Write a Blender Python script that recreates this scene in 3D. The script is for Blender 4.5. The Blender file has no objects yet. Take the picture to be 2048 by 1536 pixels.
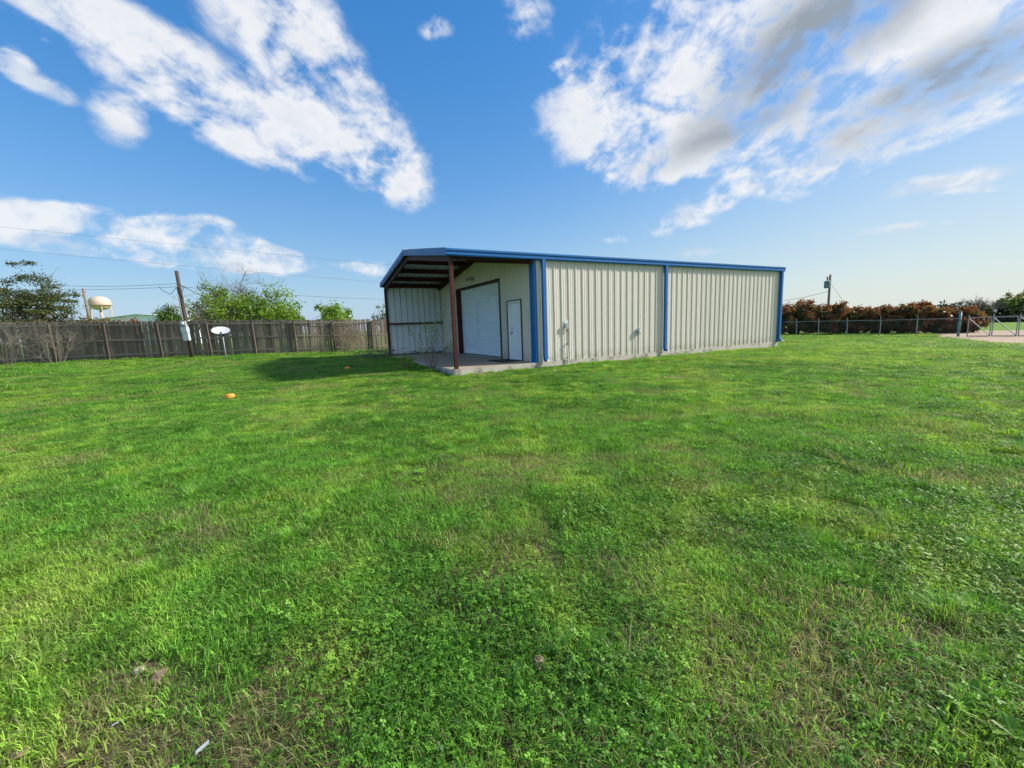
import bpy, math, random
import numpy as np
from mathutils import Vector, Matrix, Euler

R = math.radians
random.seed(7)
rng = np.random.default_rng(7)
scene = bpy.context.scene
C = scene.collection

# ------------------------------------------------------------------ camera
CZ = 1.50
FPX = 829.885                       # focal length in pixels of a 2048 px wide picture
PITCH, ROLL = R(8.035), R(-2.111)
_cp, _sp = math.cos(PITCH), math.sin(PITCH)
FW = Vector((0, _cp, -_sp)); _up = Vector((0, _sp, _cp)); _rt = Vector((1, 0, 0))
RT = _rt * math.cos(ROLL) + _up * math.sin(ROLL)
UP = -_rt * math.sin(ROLL) + _up * math.cos(ROLL)
CAM = Vector((0, 0, CZ))
cd = bpy.data.cameras.new('camera'); cam = bpy.data.objects.new('camera', cd); C.objects.link(cam)
cd.sensor_width = 36; cd.lens = FPX / 2048 * 36; cd.clip_start = 0.05; cd.clip_end = 8000
cam.matrix_world = Matrix.Translation(CAM) @ Matrix((RT, UP, -FW)).transposed().to_4x4()
scene.camera = cam

# ------------------------------------------------------------------ sun, sky, exposure
SUN_EL = R(35)
SUN_XY = Vector((0.99, 0.14, 0)).normalized()
SUN_DIR = Vector((SUN_XY.x * math.cos(SUN_EL), SUN_XY.y * math.cos(SUN_EL), math.sin(SUN_EL)))
sl = bpy.data.lights.new('sun', 'SUN'); so = bpy.data.objects.new('sun', sl); C.objects.link(so)
sl.energy = 2.45; sl.angle = R(4); sl.color = (1.0, 0.93, 0.82)
so.rotation_euler = SUN_DIR.to_track_quat('Z', 'Y').to_euler()
SKY_STRENGTH = 0.08
EXPOSURE = 1.62
scene.view_settings.view_transform = 'Standard'
scene.view_settings.look = 'None'
scene.view_settings.exposure = EXPOSURE
scene.view_settings.gamma = 1.0
scene.view_settings.use_curve_mapping = False
scene.cycles.use_denoising = True
scene.cycles.max_bounces = 5; scene.cycles.diffuse_bounces = 3; scene.cycles.glossy_bounces = 2; scene.cycles.transmission_bounces = 3
scene.cycles.transparent_max_bounces = 8

def ray(x, y):
    return FW + RT * ((x - 1024) / FPX) + UP * ((768 - y) / FPX)
def at(x, y, Y):
    d = ray(x, y); return CAM + d * (Y / d.y)

world = bpy.data.worlds.new('World'); scene.world = world; world.use_nodes = True

class NT:
    """small helper for node trees"""
    def __init__(s, tree): s.t = tree
    def n(s, typ, **kw):
        o = s.t.nodes.new(typ)
        for k, v in kw.items(): setattr(o, k, v)
        return o
    def put(s, sock, v):
        if v is None: return
        if hasattr(v, 'is_output') or isinstance(v, bpy.types.NodeSocket): s.t.links.new(v, sock)
        else:
            if hasattr(sock.default_value, '__len__') and not isinstance(v, (int, float)):
                v = tuple(v)
                if len(sock.default_value) == 4 and len(v) == 3: v = v + (1,)
            sock.default_value = v
    def m(s, op, a, b=None, c=None, clamp=False):
        o = s.n('ShaderNodeMath', operation=op, use_clamp=clamp)
        s.put(o.inputs[0], a); s.put(o.inputs[1], b); s.put(o.inputs[2], c)
        return o.outputs[0]
    def vm(s, op, a, b=None, scale=None):
        o = s.n('ShaderNodeVectorMath', operation=op)
        s.put(o.inputs[0], a); s.put(o.inputs[1], b)
        if scale is not None: s.put(o.inputs['Scale'], scale)
        return o.outputs['Value'] if op in ('DOT_PRODUCT', 'LENGTH', 'DISTANCE') else o.outputs[0]
    def mix(s, f, a, b, blend='MIX'):
        o = s.n('ShaderNodeMix', data_type='RGBA', blend_type=blend, clamp_factor=True)
        s.put(o.inputs[0], f); s.put(o.inputs[6], a); s.put(o.inputs[7], b)
        return o.outputs[2]
    def noise(s, vec, scale, detail=4, rough=.55, dist=0.0, out='Fac'):
        o = s.n('ShaderNodeTexNoise'); s.put(o.inputs['Vector'], vec)
        s.put(o.inputs['Scale'], scale); s.put(o.inputs['Detail'], detail); s.put(o.inputs['Roughness'], rough); s.put(o.inputs['Distortion'], dist)
        return o.outputs[out]
    def step(s, v, a, b):
        o = s.n('ShaderNodeMapRange', interpolation_type='SMOOTHSTEP'); s.put(o.inputs[0], v)
        o.inputs[1].default_value = a; o.inputs[2].default_value = b
        return o.outputs[0]
    def sep(s, v):
        o = s.n('ShaderNodeSeparateXYZ'); s.put(o.inputs[0], v); return o.outputs
    def comb(s, x, y, z):
        o = s.n('ShaderNodeCombineXYZ'); s.put(o.inputs[0], x); s.put(o.inputs[1], y); s.put(o.inputs[2], z); return o.outputs[0]

def build_world():
    t = world.node_tree; t.nodes.clear(); k = NT(t)
    sky = k.n('ShaderNodeTexSky', sky_type='NISHITA', sun_disc=False)
    sky.sun_elevation = SUN_EL
    sky.sun_rotation = math.atan2(SUN_XY.x, SUN_XY.y)
    sky.altitude = 200; sky.air_density = 1.0; sky.dust_density = 0.35; sky.ozone_density = 1.6
    tc = k.n('ShaderNodeTexCoord'); d = k.vm('NORMALIZE', tc.outputs['Generated'])
    dx, dy, dz = k.sep(d)
    zz = k.m('ADD', k.m('MAXIMUM', dz, 0.0), 0.10)
    q = k.comb(k.m('DIVIDE', dx, zz), k.m('DIVIDE', dy, zz), 0.0)
    def Q(px, py):
        v = ray(px, py).normalized(); z = max(v.z, 0) + .10
        return np.array([v.x / z, v.y / z])
    def blobs(lst):
        acc = None
        for (x, y, ang, la, lb, w) in lst:
            c = Q(x, y); ca, sa = math.cos(R(ang)), math.sin(R(ang))
            ea = (Q(x + ca * la * .5, y + sa * la * .5) - Q(x - ca * la * .5, y - sa * la * .5))
            eb = (Q(x - sa * lb * .5, y + ca * lb * .5) - Q(x + sa * lb * .5, y - ca * lb * .5))
            inv = np.linalg.inv(np.array([ea, eb]).T)
            _, sg, vt = np.linalg.svd(inv)
            mp_ = k.n('ShaderNodeMapping', vector_type='TEXTURE'); k.put(mp_.inputs['Vector'], q)
            mp_.inputs['Location'].default_value = (c[0], c[1], 0); mp_.inputs['Rotation'].default_value = (0, 0, math.atan2(vt[0][1], vt[0][0]))
            mp_.inputs['Scale'].default_value = (1.8 / sg[0], 1.8 / sg[1], 1)
            gr = k.n('ShaderNodeTexGradient', gradient_type='SPHERICAL'); k.put(gr.inputs[0], mp_.outputs[0]); g = gr.outputs['Fac']
            acc = k.m('MULTIPLY', g, w) if acc is None else k.m('MULTIPLY_ADD', g, w, acc)
        return acc
    # high cloud streets drawn out along the wind; x, y, angle, half length, half width, weight
    high = [(400, 200, 34, 270, 50, 1.0), (600, 85, 52, 180, 72, .85), (690, 240, 42, 190, 72, .85), (770, 340, 42, 125, 56, .85), (510, 275, 20, 200, 58, .45),
            (150, 20, 22, 230, 40, .72), (240, 235, 50, 60, 44, .66),
            (1440, 150, -48, 320, 115, .95), (1300, 250, -35, 180, 120, .66), (1610, 60, -42, 300, 110, 1.05), (1760, 262, -24, 440, 66, 1.0), (1970, 150, -24, 280, 80, 1.0), (1930, 30, -30, 240, 66, .8), (1700, 160, -30, 360, 170, .42), (1250, 200, -40, 150, 100, .42), (1290, 290, 10, 150, 70, .30), (1560, 300, -22, 200, 60, .35)]
    low = [(70, 462, 8, 150, 36, .66), (230, 482, 8, 170, 36, .62), (395, 470, 8, 90, 27, .7), (470, 505, 15, 120, 28, .66), (555, 520, 10, 62, 22, .62), (737, 541, 0, 34, 16, .8), (690, 528, 0, 24, 10, .5),
           (610, 525, 10, 40, 14, .5), (310, 512, 10, 250, 34, .4), (430, 530, 4, 60, 16, .45),
           (870, 58, 20, 34, 24, .75), (1065, 35, 50, 56, 50, .66), (1130, 138, 5, 28, 18, .7), (70, 165, 25, 85, 24, .66), (15, 112, 10, 50, 22, .7), (85, 80, 25, 50, 20, .46), (1470, 398, -18, 60, 14, .62), (1350, 440, -10, 80, 15, .62), (1900, 362, -10, 160, 22, .62), (1235, 477, -5, 34, 10, .52), (1330, 468, -12, 60, 11, .55), (1700, 468, -8, 130, 14, .5), (1860, 450, -8, 66, 9, .46), (1400, 505, -5, 80, 11, .46), (1990, 380, -5, 80, 8, .42), (1500, 350, -18, 150, 34, .55), (1200, 205, 20, 60, 50, .38),
           (150, 440, 0, 60, 24, .55), (60, 432, 0, 70, 20, .55), (300, 468, 0, 50, 20, .5), (410, 452, 0, 36, 16, .7), (525, 512, 0, 40, 16, .55), (350, 515, 0, 60, 14, .45), (1560, 400, -15, 90, 14, .5), (1420, 410, -15, 40, 10, .5), (1630, 345, -12, 120, 18, .5), (1180, 160, 10, 60, 30, .45), (790, 268, 10, 26, 12, .5), (1240, 355, 10, 60, 30, .5)]
    hb = blobs(high); lb = blobs(low)
    qs = k.vm('MULTIPLY', k.n('ShaderNodeVectorRotate', rotation_type='Z_AXIS').outputs[0], (1.0, .60, 1.0))
    rot = [n_ for n_ in t.nodes if n_.bl_idname == 'ShaderNodeVectorRotate'][0]
    k.put(rot.inputs['Vector'], q); rot.inputs['Angle'].default_value = R(8)
    n1 = k.noise(qs, 2.4, 4, .58, .3)
    dw = k.vm('MULTIPLY', d, (1, .85, 1.4))
    rg = k.n('ShaderNodeTexNoise', noise_type='RIDGED_MULTIFRACTAL', normalize=False); k.put(rg.inputs['Vector'], dw)
    rg.inputs['Scale'].default_value = 6.0; rg.inputs['Detail'].default_value = 3; rg.inputs['Roughness'].default_value = .55; rg.inputs['Distortion'].default_value = .5; rg.inputs['Offset'].default_value = 1.0; rg.inputs['Gain'].default_value = 1.5
    bil = k.m('SUBTRACT', 1.0, k.m('MULTIPLY', rg.outputs['Fac'], .55))
    fine = k.noise(dw, 26, 5, .62, .3)
    n2 = k.m('MULTIPLY_ADD', bil, .36, k.m('MULTIPLY', fine, .66))
    nn = k.m('ADD', k.m('MULTIPLY', k.m('SUBTRACT', n1, .5), 2.2), k.m('MULTIPLY', k.m('SUBTRACT', n2, .5), 2.8))
    # unseen clouds behind the photographer, same kind; cover raised to fill shaded walls
    back = k.m('MULTIPLY', k.step(k.m('MULTIPLY', dy, -1), -.1, .35), k.m('MULTIPLY', k.step(k.noise(q, .55, 2), .38, .6), .75))
    cov = k.m('ADD', hb, back)
    n3 = k.noise(k.vm('MULTIPLY', qs, (1, .35, 1)), 5.5, 4, .62, .5)
    nn = k.m('MULTIPLY_ADD', k.m('SUBTRACT', n3, .5), 1.3, nn)
    cvc = k.m('MINIMUM', cov, .66)
    den1 = k.m('ADD', cvc, k.m('MULTIPLY', nn, k.m('MULTIPLY_ADD', cvc, .62, .13)))
    d1 = k.step(den1, .22, .82)
    ld = k.vm('MULTIPLY', d, (1, 1, 1.5))
    l1 = k.m('MULTIPLY_ADD', n2, .75, k.m('MULTIPLY', k.noise(ld, 13, 3, .6, .3), .35))
    l1b = k.noise(k.vm('ADD', ld, (.010, 0, .018)), 15, 3, .55, .35)
    lbc = k.m('MINIMUM', lb, .58)
    den2 = k.m('ADD', lbc, k.m('MULTIPLY', k.m('SUBTRACT', l1, .5), k.m('MULTIPLY_ADD', lbc, 3.5, .32)))
    d2 = k.m('MULTIPLY', k.step(den2, .28, .86), .92)
    # shading: thick cloud between us and the sun goes grey, edges stay bright
    g = blobs([(1580, 120, -40, 240, 62, 1.2), (1830, 195, -24, 270, 42, 1.1), (1680, 50, -38, 190, 70, 1.0), (1400, 285, -25, 140, 30, .7), (1970, 120, -22, 170, 42, .9), (1700, 300, -22, 170, 26, .6), (1560, 235, -25, 100, 24, .5)])
    s1 = k.m('MULTIPLY_ADD', n1, .8, k.m('MULTIPLY', n2, .2))
    grey = k.m('MULTIPLY', g, k.m('MULTIPLY', k.step(k.m('MULTIPLY_ADD', s1, .9, k.m('MULTIPLY', den1, .12)), .30, .66), .90), clamp=True)
    soft = k.m('MULTIPLY', k.step(k.m('SUBTRACT', k.m('MULTIPLY_ADD', n2, .5, k.m('MULTIPLY', n1, .5)), .5), -.02, .16), .45)
    W = 1.0 / SKY_STRENGTH / (2 ** EXPOSURE)
    white = (0.92 * W, .93 * W, .95 * W); shade = (.62 * W, .69 * W, .79 * W); dark = (.33 * W, .375 * W, .43 * W)
    ccol = k.mix(soft, white, shade); ccol = k.mix(grey, ccol, dark)
    lcol = k.mix(k.m('MULTIPLY', k.step(l1b, .42, .66), .75), (.90 * W, .92 * W, .95 * W), (.56 * W, .66 * W, .80 * W))
    hs = k.n('ShaderNodeHueSaturation'); hs.inputs['Saturation'].default_value = 1.32; hs.inputs['Value'].default_value = 1.0
    # the camera's sky is flatter from zenith to horizon than the raw model
    lum = k.m('MAXIMUM', k.vm('DOT_PRODUCT', sky.outputs[0], (.2126, .7152, .0722)), .02)
    flat = k.m('MULTIPLY', k.m('POWER', k.m('MULTIPLY', lum, 1 / W), -.42), .575)
    k.put(hs.inputs['Color'], k.vm('MULTIPLY', k.vm('SCALE', sky.outputs[0], None, flat), (.93, .985, 1.03)))
    hz_f = k.m('MULTIPLY', k.m('EXPONENT', k.m('MULTIPLY', k.m('MAXIMUM', dz, 0.0), k.m('MULTIPLY_ADD', k.step(dx, -.1, .85), 3.6, -6.6))), .88)
    hcol = k.mix(k.step(dx, -.25, .75), (.44 * W, .61 * W, .86 * W), (.72 * W, .78 * W, .78 * W))
    clear = k.mix(hz_f, hs.outputs[0], hcol)
    col = k.mix(d2, clear, lcol)
    col = k.mix(k.m('MULTIPLY', d1, .96), col, ccol)
    bg = k.n('ShaderNodeBackground'); k.put(bg.inputs[0], col); bg.inputs[1].default_value = SKY_STRENGTH
    out = k.n('ShaderNodeOutputWorld'); t.links.new(bg.outputs[0], out.inputs[0])
build_world()
world.cycles.sampling_method = 'MANUAL'; world.cycles.sample_map_resolution = 256

# ------------------------------------------------------------------ material helpers
def newmat(name):
    m = bpy.data.materials.new(name); m.use_nodes = True; t = m.node_tree; t.nodes.clear()
    k = NT(t); out = k.n('ShaderNodeOutputMaterial'); return m, k, out
def principled(k, out, col, rough=.6, metal=0.0, spec=.5, bump=None, bs=.2, bd=.01):
    p = k.n('ShaderNodeBsdfPrincipled'); k.put(p.inputs['Base Color'], col); k.put(p.inputs['Roughness'], rough)
    p.inputs['Metallic'].default_value = metal; p.inputs['Specular IOR Level'].default_value = spec
    if bump is not None:
        b = k.n('ShaderNodeBump'); b.inputs['Strength'].default_value = bs; b.inputs['Distance'].default_value = bd
        k.put(b.inputs['Height'], bump); k.t.links.new(b.outputs[0], p.inputs['Normal'])
    k.t.links.new(p.outputs[0], out.inputs[0]); return p
def pos(k): return k.n('ShaderNodeNewGeometry').outputs['Position']
def objc(k): return k.n('ShaderNodeTexCoord').outputs['Object']
def rnd(k): return k.n('ShaderNodeObjectInfo').outputs['Random']

MATS = {}
def plain(name, col, rough=.6, metal=0.0, var=.12, scale=6.0, spec=.5, stretch=(1, 1, 1), dirt=None, dirtamt=.0, bump=0.0, perobj=0.0, splash=0.0):
    """base colour with a little noise, optional dirt blotches, optional fine relief"""
    m, k, out = newmat(name)
    p = k.vm('MULTIPLY', objc(k), stretch)
    if perobj: p = k.vm('ADD', p, k.vm('SCALE', (13.1, 7.7, 3.3), None, rnd(k)))
    n = k.noise(p, scale, 6, .6)
    f = k.m('MULTIPLY_ADD', k.m('SUBTRACT', n, .5), 2 * var, 1.0)
    if perobj: f = k.m('MULTIPLY', f, k.m('MULTIPLY_ADD', rnd(k), 2 * perobj, 1 - perobj))
    c = k.vm('SCALE', col, None, f)
    if dirt:
        dn = k.noise(k.vm('MULTIPLY', p, (1, 1, .55)), scale * .45, 7, .68)
        c = k.mix(k.m('MULTIPLY', k.step(dn, .5, .68), dirtamt), c, dirt)
    if splash:   # rain thrown mud along the foot of the wall
        zz = k.sep(objc(k))[2]
        sp_ = k.m('MULTIPLY', k.m('SUBTRACT', 1.0, k.step(zz, .02, .42)), k.step(k.noise(objc(k), 5, 6, .7), .38, .62))
        c = k.mix(k.m('MULTIPLY', sp_, splash), c, (.30, .24, .16))
    principled(k, out, c, k.m('MULTIPLY_ADD', n, .15, rough - .07), metal, spec, n if bump else None, bump, .01)
    MATS[name] = m; return m

plain('cream_panel', (.655, .61, .535), .42, 0, .05, .8, dirt=(.52, .48, .39), dirtamt=.28, stretch=(1, 1, .18), splash=.55, perobj=.035)
plain('white_liner', (.74, .80, .84), .40, 0, .06, .7, dirt=(.38, .37, .34), dirtamt=.3, stretch=(1, 1, .3))
plain('galvalume', (.66, .68, .69), .42, .15, .10, 3)
plain('blue_trim', (.012, .13, .40), .42, 0, .08, 1.5, spec=.3, stretch=(1, 1, .4))
plain('red_steel', (.060, .019, .015), .6, 0, .22, 4, spec=.2, dirt=(.10, .04, .02), dirtamt=.4)
plain('dark_trim', (.035, .04, .055), .45, 0, .15, 4)
plain('door_white', (.84, .89, .94), .38, 0, .04, 2)
plain('rollup_white', (.76, .84, .90), .40, 0, .05, 2, dirt=(.45, .45, .43), dirtamt=.3)
plain('black_rubber', (.014, .014, .015), .75, 0, .3, 20, bump=.3)
plain('grey_box', (.30, .35, .38), .5, 0, .10, 6)
plain('pale_box', (.60, .64, .66), .5, 0, .08, 6)
plain('white_plastic', (.72, .72, .70), .45, 0, .05, 5)
plain('dish_white', (.52, .55, .57), .45, 0, .05, 3)
plain('galv_pipe', (.26, .28, .29), .5, .1, .12, 8)
plain('teal_steel', (.10, .22, .24), .5, 0, .15, 5)
plain('pole_wood', (.065, .043, .034), .85, 0, .35, 14, stretch=(1, 1, .08), bump=.5)
plain('pole_grey', (.20, .16, .13), .85, 0, .35, 14, stretch=(1, 1, .08), bump=.5)
plain('picket_wood', (.19, .152, .122), .88, 0, .55, 22, stretch=(1, 1, .06), bump=.6, perobj=.42, dirt=(.055, .045, .042), dirtamt=.7)
plain('rail_wood', (.22, .19, .16), .88, 0, .4, 14, stretch=(.08, 1, 1), bump=.5, perobj=.2)
plain('post_wood', (.10, .080, .066), .88, 0, .4, 14, stretch=(1, 1, .08), bump=.5, perobj=.2)
plain('wire_black', (.02, .02, .022), .6, 0, .1, 5)
plain('tower_cream', (.56, .44, .35), .5, 0, .05, .2, dirt=(.48, .38, .28), dirtamt=.25)
plain('orange_plastic', (.85, .30, .025), .45, 0, .08, 12)
plain('stone', (.20, .145, .095), .9, 0, .25, 12, bump=.6)
plain('pale_stone', (.30, .265, .22), .9, 0, .22, 14, bump=.6)
plain('scrap_white', (.46, .49, .54), .55, 0, .08, 10)
plain('bark', (.13, .10, .078), .9, 0, .35, 9, bump=.5)
plain('dry_twig', (.25, .195, .14), .9, 0, .35, 9)
plain('grey_twig', (.20, .17, .135), .9, 0, .3, 9)
plain('transformer_grey', (.16, .22, .27), .5, 0, .1, 4)
plain('house_wall', (.55, .54, .50), .8, 0, .06, 1)
plain('house_roof', (.17, .18, .21), .8, 0, .15, 3)
plain('metal_roof', (.74, .80, .88), .8, 0, .06, .4)
plain('glass_dark', (.03, .04, .05), .15)
plain('brick', (.30, .15, .10), .85, 0, .15, 3)

def mk_concrete():
    m, k, out = newmat('concrete'); p = objc(k)
    n = k.noise(p, 3, 8, .65); n2 = k.noise(k.vm('MULTIPLY', p, (1, 1, 1.6)), 1.1, 8, .7); n3 = k.noise(p, 40, 3, .6)
    c = k.mix(n, (.42, .385, .33), (.56, .53, .47))
    c = k.mix(k.m('MULTIPLY', k.step(n2, .50, .64), .8), c, (.16, .14, .12))
    c = k.mix(k.m('MULTIPLY', k.step(k.noise(p, 2.3, 8, .7, .4), .60, .68), .7), c, (.10, .09, .08))
    c = k.mix(k.m('MULTIPLY', k.step(k.noise(p, 5, 5, .7), .66, .74), .5), c, (.33, .20, .11))
    principled(k, out, c, .85, 0, .3, k.m('ADD', n, k.m('MULTIPLY', n3, .3)), .5, .01); MATS['concrete'] = m
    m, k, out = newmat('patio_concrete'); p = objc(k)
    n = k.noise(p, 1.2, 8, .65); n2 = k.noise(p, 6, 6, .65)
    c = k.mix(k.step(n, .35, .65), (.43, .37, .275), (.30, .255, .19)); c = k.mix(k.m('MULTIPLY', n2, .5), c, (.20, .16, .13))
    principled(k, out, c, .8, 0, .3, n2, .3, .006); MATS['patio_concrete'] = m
mk_concrete()

def mk_leaf(name, c1, c2, dry=None, trans=.35, rough=.5, spec=.3, world_var=0.0, wscale=.3, dark=(.02, .05, .01)):
    """leaves: colour by the per-leaf 'tint' value; some light passes through"""
    m, k, out = newmat(name)
    at_ = k.n('ShaderNodeAttribute', attribute_name='tint')
    tr, tg, tb = k.sep(at_.outputs['Vector'])
    c = k.mix(tr, c1, c2)
    if dry: c = k.mix(tg, c, dry)
    if world_var:
        n = k.noise(pos(k), wscale, 3, .6)
        c = k.mix(k.m('MULTIPLY', k.step(n, .42, .66), world_var), c, dark)
    p = k.n('ShaderNodeBsdfPrincipled'); k.put(p.inputs['Base Color'], c); p.inputs['Roughness'].default_value = rough; p.inputs['Specular IOR Level'].default_value = spec
    tl = k.n('ShaderNodeBsdfTranslucent'); k.put(tl.inputs[0], k.vm('MULTIPLY', c, (1.25, 1.25, .7)))
    mx = k.n('ShaderNodeMixShader'); mx.inputs[0].default_value = trans
    k.t.links.new(p.outputs[0], mx.inputs[1]); k.t.links.new(tl.outputs[0], mx.inputs[2]); k.t.links.new(mx.outputs[0], out.inputs[0])
    MATS[name] = m; return m
mk_leaf('leaf_bright', (.08, .15, .018), (.27, .42, .045))
mk_leaf('leaf_mid', (.035, .075, .014), (.12, .22, .03))
mk_leaf('leaf_juniper', (.034, .058, .024), (.13, .145, .04))
mk_leaf('leaf_photinia', (.055, .08, .03), (.12, .15, .055), dry=(.35, .09, .042))
mk_leaf('leaf_olive', (.10, .11, .03), (.26, .24, .07))
mk_leaf('leaf_hedge', (.014, .026, .012), (.035, .055, .02))

# ------------------------------------------------------------------ mesh helpers
class MB:
    def __init__(s): s.v = []; s.f = []; s.sm = []
    def box(s, a, b):
        (x0, y0, z0), (x1, y1, z1) = a, b; i = len(s.v)
        s.v += [(x0, y0, z0), (x1, y0, z0), (x1, y1, z0), (x0, y1, z0), (x0, y0, z1), (x1, y0, z1), (x1, y1, z1), (x0, y1, z1)]
        s.f += [(i, i + 3, i + 2, i + 1), (i + 4, i + 5, i + 6, i + 7), (i, i + 1, i + 5, i + 4), (i + 1, i + 2, i + 6, i + 5), (i + 2, i + 3, i + 7, i + 6), (i + 3, i, i + 4, i + 7)]
        return s
    def hexa(s, pts):
        i = len(s.v); s.v += [tuple(p) for p in pts]
        s.f += [(i, i + 3, i + 2, i + 1), (i + 4, i + 5, i + 6, i + 7), (i, i + 1, i + 5, i + 4), (i + 1, i + 2, i + 6, i + 5), (i + 2, i + 3, i + 7, i + 6), (i + 3, i, i + 4, i + 7)]
        return s
    def prism(s, prof, to3, w0, w1):
        """extrude a closed 2d profile; to3(a, b, w) gives the point"""
        n = len(prof); i = len(s.v)
        s.v += [to3(a, b, w0) for a, b in prof] + [to3(a, b, w1) for a, b in prof]
        for j in range(n): s.f.append((i + j, i + (j + 1) % n, i + n + (j + 1) % n, i + n + j))
        s.f.append(tuple(i + j for j in reversed(range(n)))); s.f.append(tuple(i + n + j for j in range(n)))
        return s
    def tube(s, pts, rad, sides=6, caps=True):
        pts = [Vector(p) for p in pts]; n = len(pts)
        if not hasattr(rad, '__len__'): rad = [rad] * n
        i0 = len(s.v); ref = None
        for j, p in enumerate(pts):
            t = (pts[min(j + 1, n - 1)] - pts[max(j - 1, 0)]).normalized()
            if ref is None: ref = Vector((0, 0, 1)) if abs(t.z) < .9 else Vector((1, 0, 0))
            a = t.cross(ref).normalized(); b = t.cross(a).normalized(); ref = -b if False else ref
            for q in range(sides):
                an = 2 * math.pi * q / sides; s.v.append(tuple(p + (a * math.cos(an) + b * math.sin(an)) * rad[j]))
        for j in range(n - 1):
            for q in range(sides):
                s.f.append((i0 + j * sides + q, i0 + j * sides + (q + 1) % sides, i0 + (j + 1) * sides + (q + 1) % sides, i0 + (j + 1) * sides + q))
        if caps:
            s.f.append(tuple(i0 + q for q in reversed(range(sides)))); s.f.append(tuple(i0 + (n - 1) * sides + q for q in range(sides)))
        return s
    def lathe(s, prof, seg=24, c=(0, 0, 0)):
        i = len(s.v)
        for r, z in prof:
            for q in range(seg):
                a = 2 * math.pi * q / seg; s.v.append((c[0] + r * math.cos(a), c[1] + r * math.sin(a), c[2] + z))
        for j in range(len(prof) - 1):
            for q in range(seg): s.f.append((i + j * seg + q, i + j * seg + (q + 1) % seg, i + (j + 1) * seg + (q + 1) % seg, i + (j + 1) * seg + q))
        return s
    def mesh(s, name, mat=None, smooth=False):
        me = bpy.data.meshes.new(name); me.from_pydata(s.v, [], s.f); me.update()
        if mat: me.materials.append(MATS[mat] if isinstance(mat, str) else mat)
        if smooth: me.polygons.foreach_set('use_smooth', [True] * len(me.polygons))
        return me
    def build(s, name, mat, parent=None, smooth=False):
        return obj(name, s.mesh(name, mat, smooth), parent)
def obj(name, me, parent=None, loc=None, rot=None, scale=None):
    o = bpy.data.objects.new(name, me); C.objects.link(o)
    if parent is not None: o.parent = parent
    if loc is not None: o.location = loc
    if rot is not None: o.rotation_euler = rot
    if scale is not None: o.scale = scale
    return o
def tag(o, label=None, cat=None, group=None, kind=None):
    if label: o['label'] = label
    if cat: o['category'] = cat
    if group: o['group'] = group
    if kind: o['kind'] = kind
    return o
def thing(name, label, cat, loc=(0, 0, 0), rz=0, group=None, rot=None):
    o = bpy.data.objects.new(name, None); C.objects.link(o); o.location = loc; o.rotation_euler = rot or (0, 0, rz); o.empty_display_size = .2
    return tag(o, label, cat, group)
def polymesh(name, V, faces_by_size, mat, tint=None):
    """fast mesh from arrays; faces_by_size: list of (m, k) index arrays"""
    me = bpy.data.meshes.new(name); me.vertices.add(len(V)); me.vertices.foreach_set('co', np.asarray(V, np.float32).ravel())
    loops = np.concatenate([f.ravel() for f in faces_by_size]).astype(np.int32)
    tot = np.concatenate([np.full(len(f), f.shape[1]) for f in faces_by_size]).astype(np.int32)
    start = np.concatenate([[0], np.cumsum(tot)[:-1]]).astype(np.int32)
    me.loops.add(len(loops)); me.loops.foreach_set('vertex_index', loops)
    me.polygons.add(len(tot)); me.polygons.foreach_set('loop_start', start); me.polygons.foreach_set('loop_total', tot)
    if tint is not None:
        a = me.attributes.new('tint', 'FLOAT_VECTOR', 'POINT'); a.data.foreach_set('vector', np.asarray(tint, np.float32).ravel())
    me.materials.append(MATS[mat]); me.update(calc_edges=True); me.validate()
    return me

def S(t): t = np.clip(t, 0, 1); return t * t * (3 - 2 * t)
def G(x, y):
    """height of the lawn"""
    x = np.asarray(x, float); y = np.asarray(y, float)
    z = -.008 * S((y - 3) / 9) + .225 * S((-x - 3) / 15) * S((y - 5) / 17)
    z = z + .12 * S((-x - 1.9) / 2.2) * S((y - 9) / 5)
    z = z - .62 * S((x - 4) / 28) * S((y - 6) / 26)
    z = z + .012 * np.sin(x * 1.3 + 1) * np.sin(y * 1.1 + .4) + .008 * np.sin(x * 2.9 + y * 2.1)
    z = z - .8 * S((y - 45) / 120) - .8 * S((x - 45) / 120)
    return z
def GP(x, y, dz=0.0): return Vector((x, y, float(G(x, y)) + dz))
def ground_hit(px, py):
    d = ray(px, py); lo, hi = .3, 400.
    for _ in range(60):
        mid = (lo + hi) / 2; p = CAM + d * mid
        if p.z > G(p.x, p.y): lo = mid
        else: hi = mid
    p = CAM + d * lo; return Vector((p.x, p.y, float(G(p.x, p.y))))

# ------------------------------------------------------------------ ground
def vnoise(x, y, seed=0):
    """value noise in numpy, 0..1"""
    xi = np.floor(x).astype(np.int64); yi = np.floor(y).astype(np.int64); fx = x - xi; fy = y - yi
    def h(a, b):
        n = (a * 374761393 + b * 668265263 + seed * 1442695041) & 0x7fffffff
        n = ((n ^ (n >> 13)) * 1274126177) & 0x7fffffff
        return ((n ^ (n >> 16)) & 0xffff) / 65535.
    fx = fx * fx * (3 - 2 * fx); fy = fy * fy * (3 - 2 * fy)
    return (h(xi, yi) * (1 - fx) + h(xi + 1, yi) * fx) * (1 - fy) + (h(xi, yi + 1) * (1 - fx) + h(xi + 1, yi + 1) * fx) * fy
def fbm(x, y, seed=0, oct=3):
    a, t, s = .5, 0, 0
    for o in range(oct): t = t + a * vnoise(x * 2 ** o + o * 17.3, y * 2 ** o - o * 9.1, seed + o); s += a; a *= .55
    return t / s

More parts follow.
